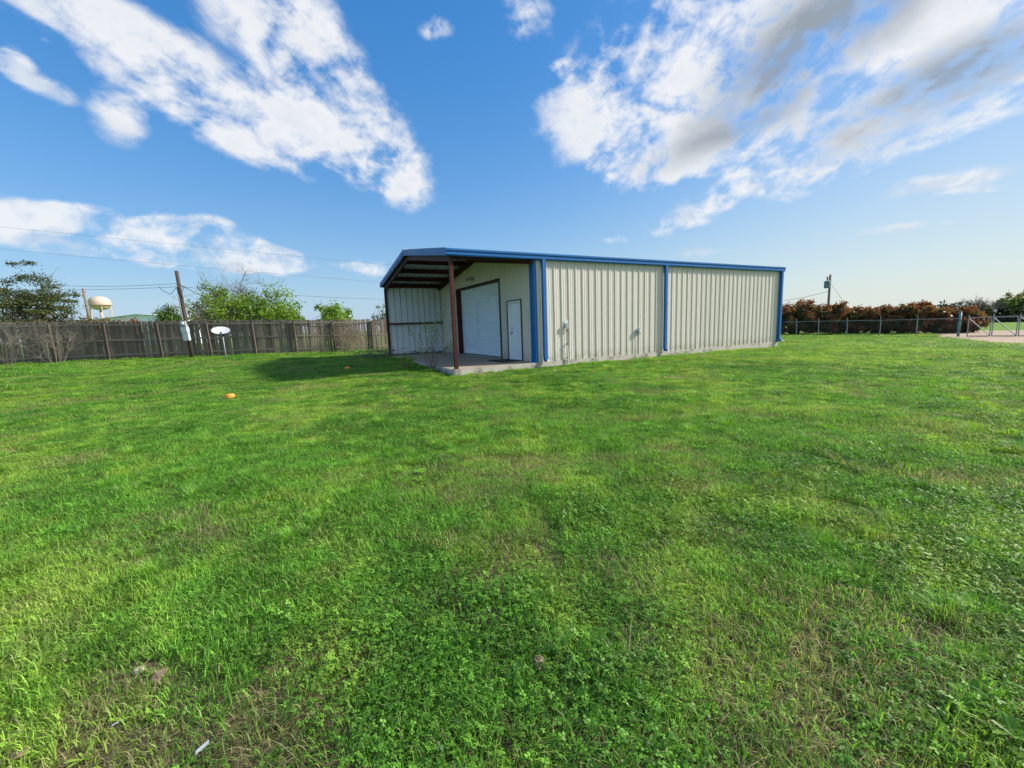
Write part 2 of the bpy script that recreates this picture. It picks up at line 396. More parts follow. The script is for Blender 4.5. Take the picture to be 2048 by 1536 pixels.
def mk_ground():
    m, k, out = newmat('ground'); p = pos(k)
    n = k.noise(p, .35, 4, .6); n2 = k.noise(k.vm('MULTIPLY', p, (1, 1.0, 1)), 2.2, 6, .68); n3 = k.noise(p, 14, 5, .7)
    soil = k.mix(n3, (.04, .032, .018), (.17, .135, .08))
    gr = k.mix(n3, (.07, .15, .02), (.20, .34, .04)); gr = k.mix(k.m('MULTIPLY', k.step(n2, .5, .7), .5), gr, (.24, .26, .07))
    gr = k.mix(k.m('MULTIPLY', k.step(n, .5, .68), .45), gr, (.055, .13, .016))
    dist = k.vm('LENGTH', p)
    c = k.mix(k.step(dist, 9, 34), soil, gr)
    principled(k, out, c, .95, 0, .1, k.m('ADD', n2, k.m('MULTIPLY', n3, .6)), .8, .06); MATS['ground'] = m
mk_ground()
def axis():
    a = np.concatenate([np.arange(-40, 60.01, 1.0), ])
    far = np.array([70, 85, 105, 130, 165, 210, 280, 380, 520, 800, 1300, 2200, 3500])
    return np.concatenate([-(far[::-1] - 18), a, far])
gx = axis(); gy = axis()
XX, YY = np.meshgrid(gx, gy)
V = np.stack([XX.ravel(), YY.ravel(), G(XX, YY).ravel()], 1)
nx = len(gx); I = np.arange(nx * len(gy)).reshape(len(gy), nx)
F = np.stack([I[:-1, :-1].ravel(), I[:-1, 1:].ravel(), I[1:, 1:].ravel(), I[1:, :-1].ravel()], 1)
gm = polymesh('ground', V, [F], 'ground'); gm.polygons.foreach_set('use_smooth', [True] * len(gm.polygons))
tag(obj('ground', gm), kind='structure')

# building frame is needed by the grass as well
BO = Vector((.873, 14.183, .21)); BROT = R(90 - 61.974)
BU = Vector((math.cos(BROT), math.sin(BROT), 0)); BV = Vector((-math.sin(BROT), math.cos(BROT), 0))
BL, BW, BH, BD = 14.151, 9.613, 3.406, 2.955
def to_local(x, y):
    dx, dy = x - BO.x, y - BO.y
    return dx * BU.x + dy * BU.y, dx * BV.x + dy * BV.y

# driveway of packed dirt through the gate and a bare patch before it
def sheet(name, poly_fn, cx, cy, w, h, rz, nu, nv, mat, dz, amp):
    ca, sa = math.cos(rz), math.sin(rz); V = []; F = []
    for j in range(nv + 1):
        for i in range(nu + 1):
            a = (i / nu - .5) * w; b = (j / nv - .5) * h
            e = amp * (fbm(np.array([b * .8 + cx]), np.array([a * .8]), 5)[0] - .5)
            a += e * (abs(i / nu - .5) * 2) ** 3; b += amp * (fbm(np.array([a * .9]), np.array([b * .9 + 7]), 9)[0] - .5) * (abs(j / nv - .5) * 2) ** 3
            x = cx + a * ca - b * sa; y = cy + a * sa + b * ca; V.append((x, y, float(G(x, y)) + dz))
    for j in range(nv):
        for i in range(nu):
            q = j * (nu + 1) + i; F.append((q, q + 1, q + nu + 2, q + nu + 1))
    b = MB(); b.v = V; b.f = F; return tag(b.build(name, mat, None, True), kind='structure')
def mk_dirt():
    m, k, out = newmat('dirt_road'); p = pos(k); n = k.noise(p, .8, 6, .65); n2 = k.noise(p, 9, 5, .7)
    c = k.mix(n, (.36, .27, .19), (.50, .40, .30)); c = k.mix(k.m('MULTIPLY', n2, .4), c, (.28, .21, .14))
    principled(k, out, c, .95, 0, .1, n2, .5, .03); MATS['dirt_road'] = m
mk_dirt()
sheet('driveway', None, 33.0, 26.2, 8.5, 34, R(-38), 24, 60, 'dirt_road', .035, 2.2)
sheet('dirt_patch', None, 23.2, 15.9, 4.6, 9.0, R(-52), 20, 26, 'dirt_road', .03, 2.6)

# ------------------------------------------------------------------ the metal building
bld = thing('metal_building', 'cream ribbed metal building with blue trim, open front canopy and concrete slab', 'building', BO, BROT)
def rz_top(y): return BH + .20 + .76 * (1 - abs(y - BW / 2) / (BW / 2))     # top of the roof over local y
RIB = .3048
def rib_profile(w, ribs_at, hgt=.038):
    """front outline of a ribbed sheet from 0 to w: list of (a, proud)"""
    pts = [(0.0, 0.0)]
    for r in ribs_at:
        pts += [(r - .025, 0), (r - .014, hgt), (r + .014, hgt), (r + .025, 0)]
        for mnr in (.10, .20):
            if r + mnr + .02 < w: pts += [(r + mnr - .018, 0), (r + mnr - .008, .006), (r + mnr + .008, .006), (r + mnr + .018, 0)]
    pts.append((w, 0.0))
    return [p for i, p in enumerate(pts) if 0 <= p[0] <= w and (i == 0 or p[0] > pts[i - 1][0] - 1e-6)]
def panel(name, mat, parent, a0, a1, z0, ztop, to3, back=.012, phase=0.0, hgt=.027):
    """one ribbed sheet between a0 and a1; ztop(a) its upper edge; to3(a, proud, z)"""
    ribs = [.152 + RIB * i for i in range(4) if .152 + RIB * i < a1 - a0 - .04]
    prof = rib_profile(a1 - a0, ribs, hgt); b = MB(); n = len(prof)
    z0f = z0 if callable(z0) else (lambda a: z0)
    for a, h in prof: b.v.append(to3(a0 + a, h, z0f(a0 + a)))
    for a, h in prof: b.v.append(to3(a0 + a, h, ztop(a0 + a)))
    for a, h in prof: b.v.append(to3(a0 + a, h - back, z0f(a0 + a)))
    for a, h in prof: b.v.append(to3(a0 + a, h - back, ztop(a0 + a)))
    for j in range(n - 1):
        b.f += [(j, j + 1, n + j + 1, n + j), (2 * n + j + 1, 2 * n + j, 3 * n + j, 3 * n + j + 1), (n + j, n + j + 1, 3 * n + j + 1, 3 * n + j), (j + 1, j, 2 * n + j, 2 * n + j + 1)]
    b.f += [(0, n, 3 * n, 2 * n), (2 * n - 1, n - 1, 3 * n - 1, 4 * n - 1)]
    return b.build(name, mat, parent)
PW = .914
# right side wall, facing the camera
side = lambda a, h, z: (a, -h, z)
a = .02
while a < BL - .02:
    e = min(a + PW, BL - .02); panel('wall_panel', 'cream_panel', bld, a, e - .004, .005, lambda q: BH + .02, side); a = e
# hidden inner liner so that the wall has depth and no light leaks
MB().box((.03, .04, .0), (BL - .03, .10, BH + .05)).build('hidden_wall_liner', 'galvalume', bld)
# front wall with the roll-up door and the walk door
DY0, DY1, DZ = 2.60, 7.20, 3.04
MY0, MY1, MZ = .94, 1.95, 2.17
front = lambda a, h, z: (-h, a, z)
gz = lambda q: rz_top(q) - .16
cuts = sorted([.03, DY0, DY1, MY0, MY1, BW - .03])
def front_strip(a0, a1, z0):
    a = a0
    while a < a1 - 1e-4:
        e = min(a + PW, a1)
        if e < BW / 2 < a or a < BW / 2 < e:
            mid = BW / 2
            if mid - a > .12 and e - mid > .12: e = mid
        panel('wall_panel', 'cream_panel', bld, a, e - .003, z0, gz, front, phase=.11); a = e
front_strip(.03, MY0, .005); front_strip(MY0, MY1, MZ); front_strip(MY1, DY0, .005); front_strip(DY0, DY1, DZ); front_strip(DY1, BW - .03, .005)
def wall_back(a0, a1, z0):
    b = MB(); n = 10
    for i in range(n):
        p0 = a0 + (a1 - a0) * i / n; p1 = a0 + (a1 - a0) * (i + 1) / n
        b.hexa([(.05, p0, z0), (.09, p0, z0), (.09, p1, z0), (.05, p1, z0), (.05, p0, gz(p0)), (.09, p0, gz(p0)), (.09, p1, gz(p1)), (.05, p1, gz(p1))])
    return b
wb = MB()
for (p0, p1, z0) in ((.11, MY0, 0), (MY0, MY1, MZ + .05), (MY1, DY0, 0), (DY0, DY1, DZ + .05), (DY1, BW - .11, 0)):
    q = wall_back(p0, p1, z0); i = len(wb.v); wb.v += q.v; wb.f += [tuple(i + x for x in f) for f in q.f]
wb.build('hidden_wall_liner', 'galvalume', bld)  # unseen liner behind the front panels, added like the side one
# left side wall runs forward under the canopy; its inside is the pale liner
leftw = lambda a, h, z: (a, BW + h, z)
a = -BD + .03
while a < BL - .02:
    e = min(a + PW, BL - .02); panel('wall_panel', 'white_liner' if a < 0 else 'cream_panel', bld, a, e - .004, .005, lambda q: BH + .12, leftw, hgt=.075 if a < 0 else .027); a = e
# back wall
backw = lambda a, h, z: (BL + h, a, z)
a = .03
while a < BW - .04:
    e = min(a + PW, BW - .03)
    if a < BW / 2 < e and BW / 2 - a > .1 and e - BW / 2 > .1: e = BW / 2
    panel('wall_panel', 'cream_panel', bld, a, e - .003, .005, gz, backw); a = e
# roof sheets: ribs run down the slope
XR0, XR1 = -BD - .10, BL + .10
for sgn in (0, 1):
    a = XR0
    while a < XR1 - .01:
        e = min(a + PW, XR1); b = MB(); prof = rib_profile(e - a, [.06 + RIB * i for i in range(3) if .06 + RIB * i < e - a - .04]); n = len(prof)
        y0, y1 = (-.06, BW / 2) if sgn == 0 else (BW + .06, BW / 2)
        for yy in (y0, y1):
            for lift in (0, -.014):
                for p, h in prof: b.v.append((a + p, yy, rz_top(yy) - .012 + h + lift))
        for j in range(n - 1):
            b.f += [(j, j + 1, 2 * n + j + 1, 2 * n + j), (n + j + 1, n + j, 3 * n + j, 3 * n + j + 1)]
        b.f += [(0, n, 3 * n, 2 * n), (n - 1, 3 * n - 1, 4 * n - 1, 2 * n - 1)]
        b.build('roof_panel', 'galvalume', bld); a = e
MB().prism([(-.22, -.028), (0, .045), (.22, -.028), (.22, -.040), (0, .032), (-.22, -.040)], lambda p, q, w: (w, BW / 2 + p, BH + .985 + q), XR0, XR1).build('ridge_cap', 'galvalume', bld)
# slabs
sb = MB(); sb.box((.0, -.03, -.75), (BL + .03, BW + .03, 0)); sb.build('foundation_slab', 'concrete', bld)
sb = MB(); sb.box((-BD - .06, -.04, -.75), (-.004, BW + .05, -.003)); fo = sb.build('patio_slab', 'patio_concrete', bld)
fo.data.materials.append(MATS['concrete'])
for p_ in fo.data.polygons: p_.material_index = 0 if p_.normal.z > .5 else 1
# steel frame of the canopy
PX = -BD + .06
def post(y):
    MB().box((PX - .055, y - .055, -.14), (PX + .055, y + .055, rz_top(y) - .36)).build('canopy_post', 'red_steel', bld)
post(.055); post(BW - .055)
MB().box((PX - .09, -.05, -.17), (PX + .10, .16, -.002 + .012)).build('post_base', 'pale_stone', bld)
for s0, s1 in ((0.0, BW / 2), (BW / 2, BW)):
    pts = lambda x0, x1, h0, h1: [(x0, s0, rz_top(s0) - h1), (x1, s0, rz_top(s0) - h1), (x1, s1, rz_top(s1) - h1), (x0, s1, rz_top(s1) - h1), (x0, s0, rz_top(s0) - h0), (x1, s0, rz_top(s0) - h0), (x1, s1, rz_top(s1) - h0), (x0, s1, rz_top(s1) - h0)]
    MB().hexa(pts(PX - .05, PX + .05, .11, .36)).build('rafter', 'red_steel', bld)
    MB().hexa(pts(-.16, -.036, .11, .34)).build('rafter', 'red_steel', bld)
for y in (.10, 1.35, 2.65, 3.95, BW - 3.95, BW - 2.65, BW - 1.35, BW - .10):
    zt = rz_top(y) - .045
    b = MB(); b.box((PX + .052, y - .012, zt - .20), (-.162, y + .012, zt)); b.box((PX + .052, y - .055, zt - .018), (-.162, y - .0121, zt - .002)); b.box((PX + .052, y + .0121, zt - .20), (-.162, y + .055, zt - .185))
    b.build('purlin', 'red_steel', bld)
b = MB(); b.box((PX + .06, BW - .20, 1.54), (-.04, BW - .03, 1.62)); b.build('wall_girt', 'red_steel', bld)
b = MB(); b.box((PX + .06, BW - .08, .0), (-.04, BW - .01, .05)); b.build('base_angle', 'dark_trim', bld)
# blue gutters with a stepped face, rake trim, corner trim
def gutter(y, s):
    prof = [(.0, .0), (.085, .0), (.11, .03), (.11, .12), (.135, .145), (.135, .20), (.115, .205), (.0, .205)]
    MB().prism(prof, lambda p, q, w: (w, y - s * (p + .035), BH + q), XR0 - .04, XR1 + .03).build('gutter', 'blue_trim', bld)
gutter(0, 1); gutter(BW, -1)
for xr, s in ((XR0, -1), (XR1, 1)):
    for y0, y1 in ((-.03, BW / 2), (BW / 2, BW + .03)):
        def bar(d0, d1, h0, h1, nm):
            xa, xb = sorted((xr + s * d0, xr + s * d1))
            MB().hexa([(xa, y0, rz_top(y0) - h1), (xb, y0, rz_top(y0) - h1), (xb, y1, rz_top(y1) - h1), (xa, y1, rz_top(y1) - h1), (xa, y0, rz_top(y0) + h0), (xb, y0, rz_top(y0) + h0), (xb, y1, rz_top(y1) + h0), (xa, y1, rz_top(y1) + h0)]).build(nm, 'blue_trim', bld)
        bar(.002, .035, .045, .105, 'rake_trim'); bar(.002, .020, -.106, .185, 'rake_flashing')
def corner(cx, cy, sx, sy, w1, w2):
    b = MB()
    b.prism([(-.045, -.045), (w1, -.045), (w1, -.03), (.0, -.03), (.0, .02), (.0, w2 * .45), (.018, w2 * .5), (.018, w2), (-.045, w2), (-.045, w2 * .55), (-.03, w2 * .45)] if False else [(-.045, -.045), (w1, -.045), (w1, -.036), (-.036, -.036), (-.036, w2), (-.045, w2)],
            lambda p, q, w: (cx + sx * p, cy + sy * q, w), .0, BH + .02)
    return b.build('corner_trim', 'blue_trim', bld)
corner(0, 0, 1, 1, .055, .24); MB().box((-.062, .165, .0), (-.0455, .238, BH + .02)).build('corner_fold', 'blue_trim', bld)
corner(BL, 0, -1, 1, .12, .12); corner(BL, BW, -1, -1, .12, .12)
def downspout(x):
    b = MB(); w = .055; y0, y1 = -.150, -.042
    b.box((x - w, y0, .14), (x + w, y1, BH + .02))
    # kick-out elbow at the foot
    b.hexa([(x - w, y0 - .13, .03), (x + w, y0 - .13, .03), (x + w, y1 - .05, -.005 + .03), (x - w, y1 - .05, .025), (x - w, y0 - .10, .12), (x + w, y0 - .10, .12), (x + w, y1, .139), (x - w, y1, .139)])
    d = b.build('downspout', 'blue_trim', bld)
    for z in (.55, 1.9): MB().box((x - w - .006, y0 - .004, z), (x + w + .006, y1, z + .035)).build('strap', 'blue_trim', d)
    MB().box((x - w + .004, y0 - .134, .034), (x + w - .004, y0 - .131, .10)).build('spout_mouth', 'white_plastic', d)
downspout(.30); downspout(6.10); downspout(BL - .05)
# roll-up door
rd = MB(); zb = .02; cxr = .20
prof = [(cxr, .03)]
z = .03
while z < DZ + .06:
    prof += [(cxr, z + .012), (cxr - .022, z + .03), (cxr - .022, z + .075), (cxr, z + .092)]; z += .10
outer = prof + [(cxr + .03, prof[-1][1]), (cxr + .03, .03)]
door = MB().prism(outer, lambda p, q, w: (p, w, q), DY0 + .06, DY1 - .06).build('roll_up_door', 'rollup_white', bld)
MB().box((cxr - .03, DY0 + .062, .004), (cxr + .04, DY1 - .062, .03)).build('bottom_bar', 'dark_trim', door)
for yy in (DY0, DY1):
    s = 1 if yy == DY0 else -1; ya, yb = sorted((yy - s * .0, yy + s * .045))
    MB().box((-.035, ya, 0.0), (.30, yb, DZ - .002)).build('door_jamb', 'red_steel', door)
MB().box((-.04, DY0 - .03, DZ), (.30, DY1 + .03, DZ + .07)).build('door_header', 'red_steel', door)
for yy in (DY0 - .035, DY1): MB().box((-.042, yy, 0), (-.010, yy + .035, DZ)).build('jamb_trim', 'dark_trim', door)
# walk door
wd = MB().box((.085, MY0 + .055, .012), (.13, MY1 - .055, MZ - .065)).build('walk_door', 'door_white', bld)
for (q0, q1) in (((-.02, MY0 + .001, 0), (.14, MY0 + .052, MZ - .002)), ((-.02, MY1 - .052, 0), (.14, MY1 - .001, MZ - .002)), ((-.02, MY0 + .053, MZ - .06), (.14, MY1 - .053, MZ - .002))):
    MB().box(q0, q1).build('door_frame', 'door_white', wd)
for (q0, q1) in (((-.045, MY0 - .035, 0), (-.006, MY0, MZ + .035)), ((-.045, MY1, 0), (-.006, MY1 + .035, MZ + .035)), ((-.045, MY0 + .0005, MZ), (-.006, MY1 - .0005, MZ + .035))):
    MB().box(q0, q1).build('door_trim', 'dark_trim', wd)
MB().box((-.02, MY0 + .054, .001), (.14, MY1 - .054, .011)).build('threshold', 'galv_pipe', wd)
h = MB(); hy = MY1 - .13
h.tube([(.084, hy, 1.02), (.03, hy, 1.02)], [.034, .022], 12); h.tube([(.035, hy, 1.02), (.022, hy, 1.02), (.002, hy, 1.02)], [.03, .034, .02], 12)
h.build('door_knob', 'galv_pipe', wd); MB().tube([(.084, hy, 1.17), (.07, hy, 1.17)], .026, 12).build('dead_bolt', 'galv_pipe', wd)
# twin flood light over the roll-up door
fl = MB().box((-.075, 5.06, 3.30), (-.034, 5.20, 3.44)).build('flood_light', 'grey_box', bld)
for dy, s in ((-.02, -1), (.28, 1)):
    q = MB(); yc = 5.13 + s * .17
    q.tube([(-.07, 5.13 + s * .04, 3.37), (-.13, yc - s * .03, 3.37)], .012, 8)
    q.tube([(-.13, yc - s * .02, 3.40), (-.19, yc, 3.38), (-.27, yc + s * .02, 3.33)], [.03, .045, .06], 12); q.build('lamp_head', 'grey_box', fl)
# conduit with socket, second socket box, on the side wall
cb = MB().box((1.17, -.115, 1.14), (1.29, -.034, 1.28)).build('outlet_box', 'grey_box', bld)
MB().box((1.16, -.037, 1.30), (1.31, -.033, 1.40)).build('cover_plate', 'pale_box', cb)
MB().tube([(1.235, -.07, 1.139), (1.24, -.07, .55)], .013, 10).build('conduit', 'galv_pipe', cb)
MB().tube([(1.24, -.07, .56), (1.27, -.09, -.25)], .022, 10).build('conduit_sleeve', 'white_plastic', cb)
for zc in (1.02, .55, .06): MB().box((1.20, -.095, zc), (1.28, -.033, zc + .035)).build('conduit_clamp', 'dark_trim', cb)
cb = MB().box((4.62, -.125, .80), (4.76, -.034, 1.01)).build('outlet_box', 'grey_box', bld)
MB().box((4.635, -.142, .83), (4.745, -.1251, .98)).build('box_lid', 'pale_box', cb)
MB().tube([(4.70, -.06, .799), (4.70, -.05, .04)], .010, 8).build('conduit', 'pale_box', cb)
# door mat on the patio, wedge shaped view of a square mat
def local(x, y, z=0): return BO + BU * x + BV * y + Vector((0, 0, z))
mt = thing('door_mat', 'black rubber mat lying before the white walk door', 'mat', local(-.46, 1.55, -.002), BROT)
MB().box((-.42, -.58, 0), (.42, .58, .012)).build('mat_base', 'black_rubber', mt)
mr = MB()
for s in (-1, 1):
    mr.box((-.42, s * .555 - .025, .0122), (.42, s * .555 + .025, .02)); mr.box((s * .395 - .025, -.5295, .0122), (s * .395 + .025, .5295, .02))
mr.build('mat_rim', 'black_rubber', mt)
# black hose lying in loops at the back of the patio
ho = MB(); pts = []
for i in range(90):
    t = i / 89; w = t * 6 * math.pi
    base = local(-1.9 + 1.75 * t, 9.15 + .16 * math.sin(w * .7) - .9 * max(0, t - .55) * 2.0, 0)
    pts.append(base + BV * (.12 * math.cos(w)) + Vector((0, 0, .022 + .09 * (1 + math.sin(w * .8)) * (.5 + t) + .10 * max(0, math.sin(t * 13)) * (t > .5))))
ho.tube(pts, .02, 6); tag(ho.build('garden_hose', 'black_rubber', None, True), 'black hose in loose loops along the back patio wall', 'hose')

# ------------------------------------------------------------------ wooden privacy fence
fence = thing('wooden_fence', 'weathered grey wooden privacy fence with rails and posts on this side', 'fence', (0, 0, 0))
def fy(x): return 24.1 + .19 * (x + 17.2) + .03 * max(0, x + 15) ** 2
def ftop(x): return float(np.interp(x, [-32, -27, -17, -10, -6], [2.72, 2.66, 2.42, 2.24, 2.20]))
xs_post = [-32.4, -29.9, -27.3, -24.7, -22.25, -19.7, -17.25, -14.95, -12.85, -10.85, -8.85, -6.8]
pk = []
for wv in range(5):
    hh = 1.0; w = .138 - .006 * wv % .012; b = MB(); tdx = (.022, .03, .012, .026, .018)[wv]
    b.prism([(-w / 2, 0), (w / 2, 0), (w / 2, hh - .02 - .006 * wv), (w / 2 - tdx, hh), (-w / 2 + tdx, hh - .003 * wv), (-w / 2, hh - .02)], lambda p, q, d: (p, d, q), -.009, .009)
    pk.append(b.mesh('picket', 'picket_wood'))
x = -33.2; kx = 0; rf = random.Random(3)
while x < -6.0:
    y = fy(x); sl = math.atan2(fy(x + .5) - fy(x - .5), 1.0)
    top = ftop(x) + rf.uniform(-.025, .02); bot = float(G(x, y)) - .03 - rf.random() * .02
    obj('picket', pk[kx % 5 if rf.random() < .6 else rf.randrange(5)], fence, (x, y + .05 + rf.uniform(0, .006), bot), (rf.gauss(0, .006), rf.gauss(0, .010), sl), (rf.uniform(.95, 1.02), 1, top - bot))
    x += .1385 + rf.random() * .005; kx += 1
for i in range(len(xs_post) - 1):
    x0, x1 = xs_post[i], xs_post[i + 1]
    for fr, jit in ((.13, .0), (.50, 0), (.885, 0)):
        zz = []
        for xx in (x0, x1): g = float(G(xx, fy(xx))); zz.append(g + (ftop(xx) - g) * fr + rf.uniform(-.02, .02))
        b = MB(); ya, yb = fy(x0), fy(x1)
        b.hexa([(x0 + .005, ya - .001, zz[0]), (x1 - .005, yb - .001, zz[1]), (x1 - .005, yb + .038, zz[1]), (x0 + .005, ya + .038, zz[0]), (x0 + .005, ya - .001, zz[0] + .088), (x1 - .005, yb - .001, zz[1] + .088), (x1 - .005, yb + .038, zz[1] + .088), (x0 + .005, ya + .038, zz[0] + .088)])
        b.build('rail', 'rail_wood', fence)
for i, xx in enumerate(xs_post):
    g = float(G(xx, fy(xx))); hgt = ftop(xx) - g - .14
    b = MB(); b.box((-.052, -.052, -.2), (.052, .052, hgt))
    ln = rf.gauss(-.02, .02)
    o = b.build('post', 'post_wood', fence); o.location = (xx, fy(xx) - .055, g); o.rotation_euler = (rf.gauss(0, .01), ln, .1)

# ------------------------------------------------------------------ poles and lines on the left
mp = thing('meter_pole', 'leaning dark utility pole carrying an electric meter in front of the wooden fence', 'pole', (-17.75, 23.2, .32))
ax = Vector((-.055, .02, 1)).normalized()
def mpp(h, dx=0, dy=0): return ax * h + Vector((dx, dy, 0))
MB().tube([mpp(-.3), mpp(2.4), mpp(4.78)], [.10, .092, .085], 12).build('pole', 'pole_wood', mp, True)
MB().tube([mpp(2.1, -.06, -.10), mpp(3.85, -.06, -.10), mpp(3.95, -.05, -.16)], .026, 10).build('riser_conduit', 'galv_pipe', mp)
mq = Euler((0, -.055, 0))
def mbox(h, hw, hd, hh, mat, nm, off=0.0):
    o = MB().box((-hw, -hd, -hh), (hw, hd, hh)).build(nm, mat, mp); o.location = mpp(h, off, -.10 - hd); o.rotation_euler = mq; return o
o = mbox(1.93, .125, .06, .145, 'grey_box', 'meter_socket', -.02)
g_ = MB(); g_.tube([(0, -.061, .02), (0, -.10, .02), (0, -.15, .02)], [.085, .085, .07], 16); g_.build('meter_glass', 'pale_box', o)
mbox(1.60, .165, .075, .155, 'pale_box', 'breaker_box', .0)
mbox(1.22, .155, .07, .21, 'pale_box', 'disconnect_box', .03)
MB().tube([mpp(1.82, .16, -.14), mpp(1.6, .22, -.14), mpp(1.35, .19, -.14)], .016, 8).build('side_conduit', 'pale_box', mp)
far_pole = thing('utility_pole', 'pale grey leaning utility pole beside the water tower', 'pole', GP(-58, 60))
pa = at(166, 577, 56); pb = at(176, 640, 56)
far_pole.location = (pb.x + .3, pb.y, pb.z - 2)
MB().tube([Vector((0, 0, 0)), pa - far_pole.location], [.19, .14], 10).build('pole', 'pole_grey', far_pole, True)
MB().box((-.30, -.03, -.03), (.30, .03, .03)).build('crossarm', 'pole_grey', far_pole).location = (pa - far_pole.location) * .93
def cable(label, a, b, sag, r, mat='wire_black', n=24, nm='power_line', group=None):
    pts = []
    for i in range(n + 1):
        t = i / n; p = a.lerp(b, t); p = p - Vector((0, 0, sag * 4 * t * (1 - t))); pts.append(p)
    o = MB().tube(pts, r, 5).build(nm, mat, None, True); return tag(o, label, 'cable', group)
ptop = Vector((-17.75, 23.2, .32)) + ax * 4.05
cable('topmost long overhead wire crossing the sky above the fence', at(-120, 441, 60), at(1000, 549, 95), .25, .013)
cable('second long overhead wire crossing the sky, below the topmost one', at(-120, 487, 60), at(1000, 583, 95), .25, .013)
cable('wire running left from the leaning meter pole past the water tower, upper of two', at(20, 563, 34), ptop + Vector((0, -.1, .05)), .25, .010)
cable('wire running left from the leaning meter pole past the water tower, lower of two', at(20, 579, 34), ptop + Vector((0, .1, -.1)), .10, .010)
cable('taut wire running right from the leaning meter pole toward the building', ptop + Vector((.1, 0, -.12)), at(790, 599, 36), .12, .010)
cable('slack dark cable drooping from the meter pole down along the fence', ptop + Vector((.1, -.1, 0)), at(772, 636, 25.4), 1.25, .016)
for i, (dx, dz) in enumerate(((-.9, -.02), (.35, -.05))):
    pass
MB().tube([mpp(3.9, -.05, -.12), mpp(3.55, -.45, -.1), mpp(3.72, -.85, -.1), mpp(3.98, -1.1, 0)], .012, 6).build('drip_loop', 'wire_black', mp, True)
MB().tube([mpp(3.9, .05, -.12), mpp(3.3, .16, -.12), mpp(3.7, .20, -.1), mpp(3.98, .30, 0)], .012, 6).build('drip_loop', 'wire_black', mp, True)

# satellite dish on its post
dp = ground_hit(453, 719)
ds = thing('satellite_dish', 'white oval satellite dish on a thin post before the wooden fence', 'satellite dish', dp)
MB().tube([(0, 0, -.2), (-.02, 0, .6), (-.04, 0, 1.28)], .03, 12).build('mast', 'galv_pipe', ds, True)
b = MB(); n, m_ = 28, 6
for side_ in (0, 1):
    for j in range(m_ + 1):
        for i in range(n):
            r = j / m_; an = 2 * math.pi * i / n; u_, v_ = .41 * r * math.cos(an), .36 * r * math.sin(an)
            b.v.append((u_, v_, .09 * r * r - .012 * side_))
for side_ in (0, 1):
    k0 = side_ * (m_ + 1) * n
    for j in range(m_):
        for i in range(n):
            f_ = (k0 + j * n + i, k0 + j * n + (i + 1) % n, k0 + (j + 1) * n + (i + 1) % n, k0 + (j + 1) * n + i)
            b.f.append(f_ if side_ == 0 else f_[::-1])
for i in range(n): b.f.append((m_ * n + i, m_ * n + (i + 1) % n, (2 * m_ + 1) * n + (i + 1) % n, (2 * m_ + 1) * n + i))
dish = b.build('reflector', 'dish_white', ds, True); dish.location = (-.06, -.06, 1.42); dish.rotation_euler = (R(33), 0, R(34))
rim = MB().tube([(.412 * math.cos(2 * math.pi * i / 32), .362 * math.sin(2 * math.pi * i / 32), .09) for i in range(33)], .011, 6).build('rim', 'dark_trim', dish, True)
arm = MB().tube([(0, -.40, .05), (0, -.50, .14), (0, -.54, .28)], .018, 8).build('feed_arm', 'grey_box', ds); arm.parent = dish
MB().box((-.045, -.585, .25), (.045, -.50, .35)).build('feed_horn', 'grey_box', dish)
MB().box((-.05, -.05, 1.2), (.05, .06, 1.40)).build('mount_bracket', 'dark_trim', ds)

# water tower far behind
wt = thing('water_tower', 'cream water tower with a rounded tank on legs far behind the fence', 'water tower', (0, 0, 0))
DT = 330.0
cT = at(199, 604, DT); sc_ = DT * 1.05 / FPX * 1.15
wt.scale = (.84, .84, .97)
wt.location = (cT.x, cT.y, -2)
hz = cT.z + 2
prof = [(.05, -4.4), (2.6, -4.3), (5.0, -3.7), (7.0, -2.4), (7.9, -.9), (8.05, .3), (7.4, 2.2), (5.6, 3.6), (3.2, 4.3), (.05, 4.5)]
MB().lathe([(a_, b_ * 1.22) for a_, b_ in prof], 32, (0, 0, hz)).build('tank', 'tower_cream', wt, True)
MB().lathe([(8.0, -1.5), (9.0, -1.5), (9.0, -1.25), (8.0, -1.25)], 32, (0, 0, hz)).build('catwalk', 'tower_cream', wt)
MB().tube([(0, 0, 0), (0, 0, hz - 4)], [1.3, 1.1], 14).build('riser', 'tower_cream', wt, True)
for i in range(6):
    an = 2 * math.pi * i / 6 + .35
    MB().tube([(9.6 * math.cos(an), 9.6 * math.sin(an), 0), (7.6 * math.cos(an), 7.6 * math.sin(an), hz - 1.2)], .33, 8).build('leg', 'tower_cream', wt)
# low metal roof behind the fence
fr_ = thing('far_shed', 'pale grey low gable roofed shed beyond the wooden fence', 'shed', (at(278, 640, 90).x, 90, -1))
b = MB(); zt = at(278, 629, 90).z + 1; ze = at(278, 637, 90).z + 1
b.prism([(-9, 0), (9, 0), (9, ze), (0, zt - .05), (-9, ze)], lambda p, q, w: (p, w, q), 0, 12); b.build('wall', 'metal_roof', fr_)
MB().prism([(-9.6, ze + .02), (0, zt), (9.6, ze + .02), (9.6, ze + .14), (0, zt + .13), (-9.6, ze + .14)], lambda p, q, w: (p, w, q), -.5, 12.5).build('roof', 'metal_roof', fr_)

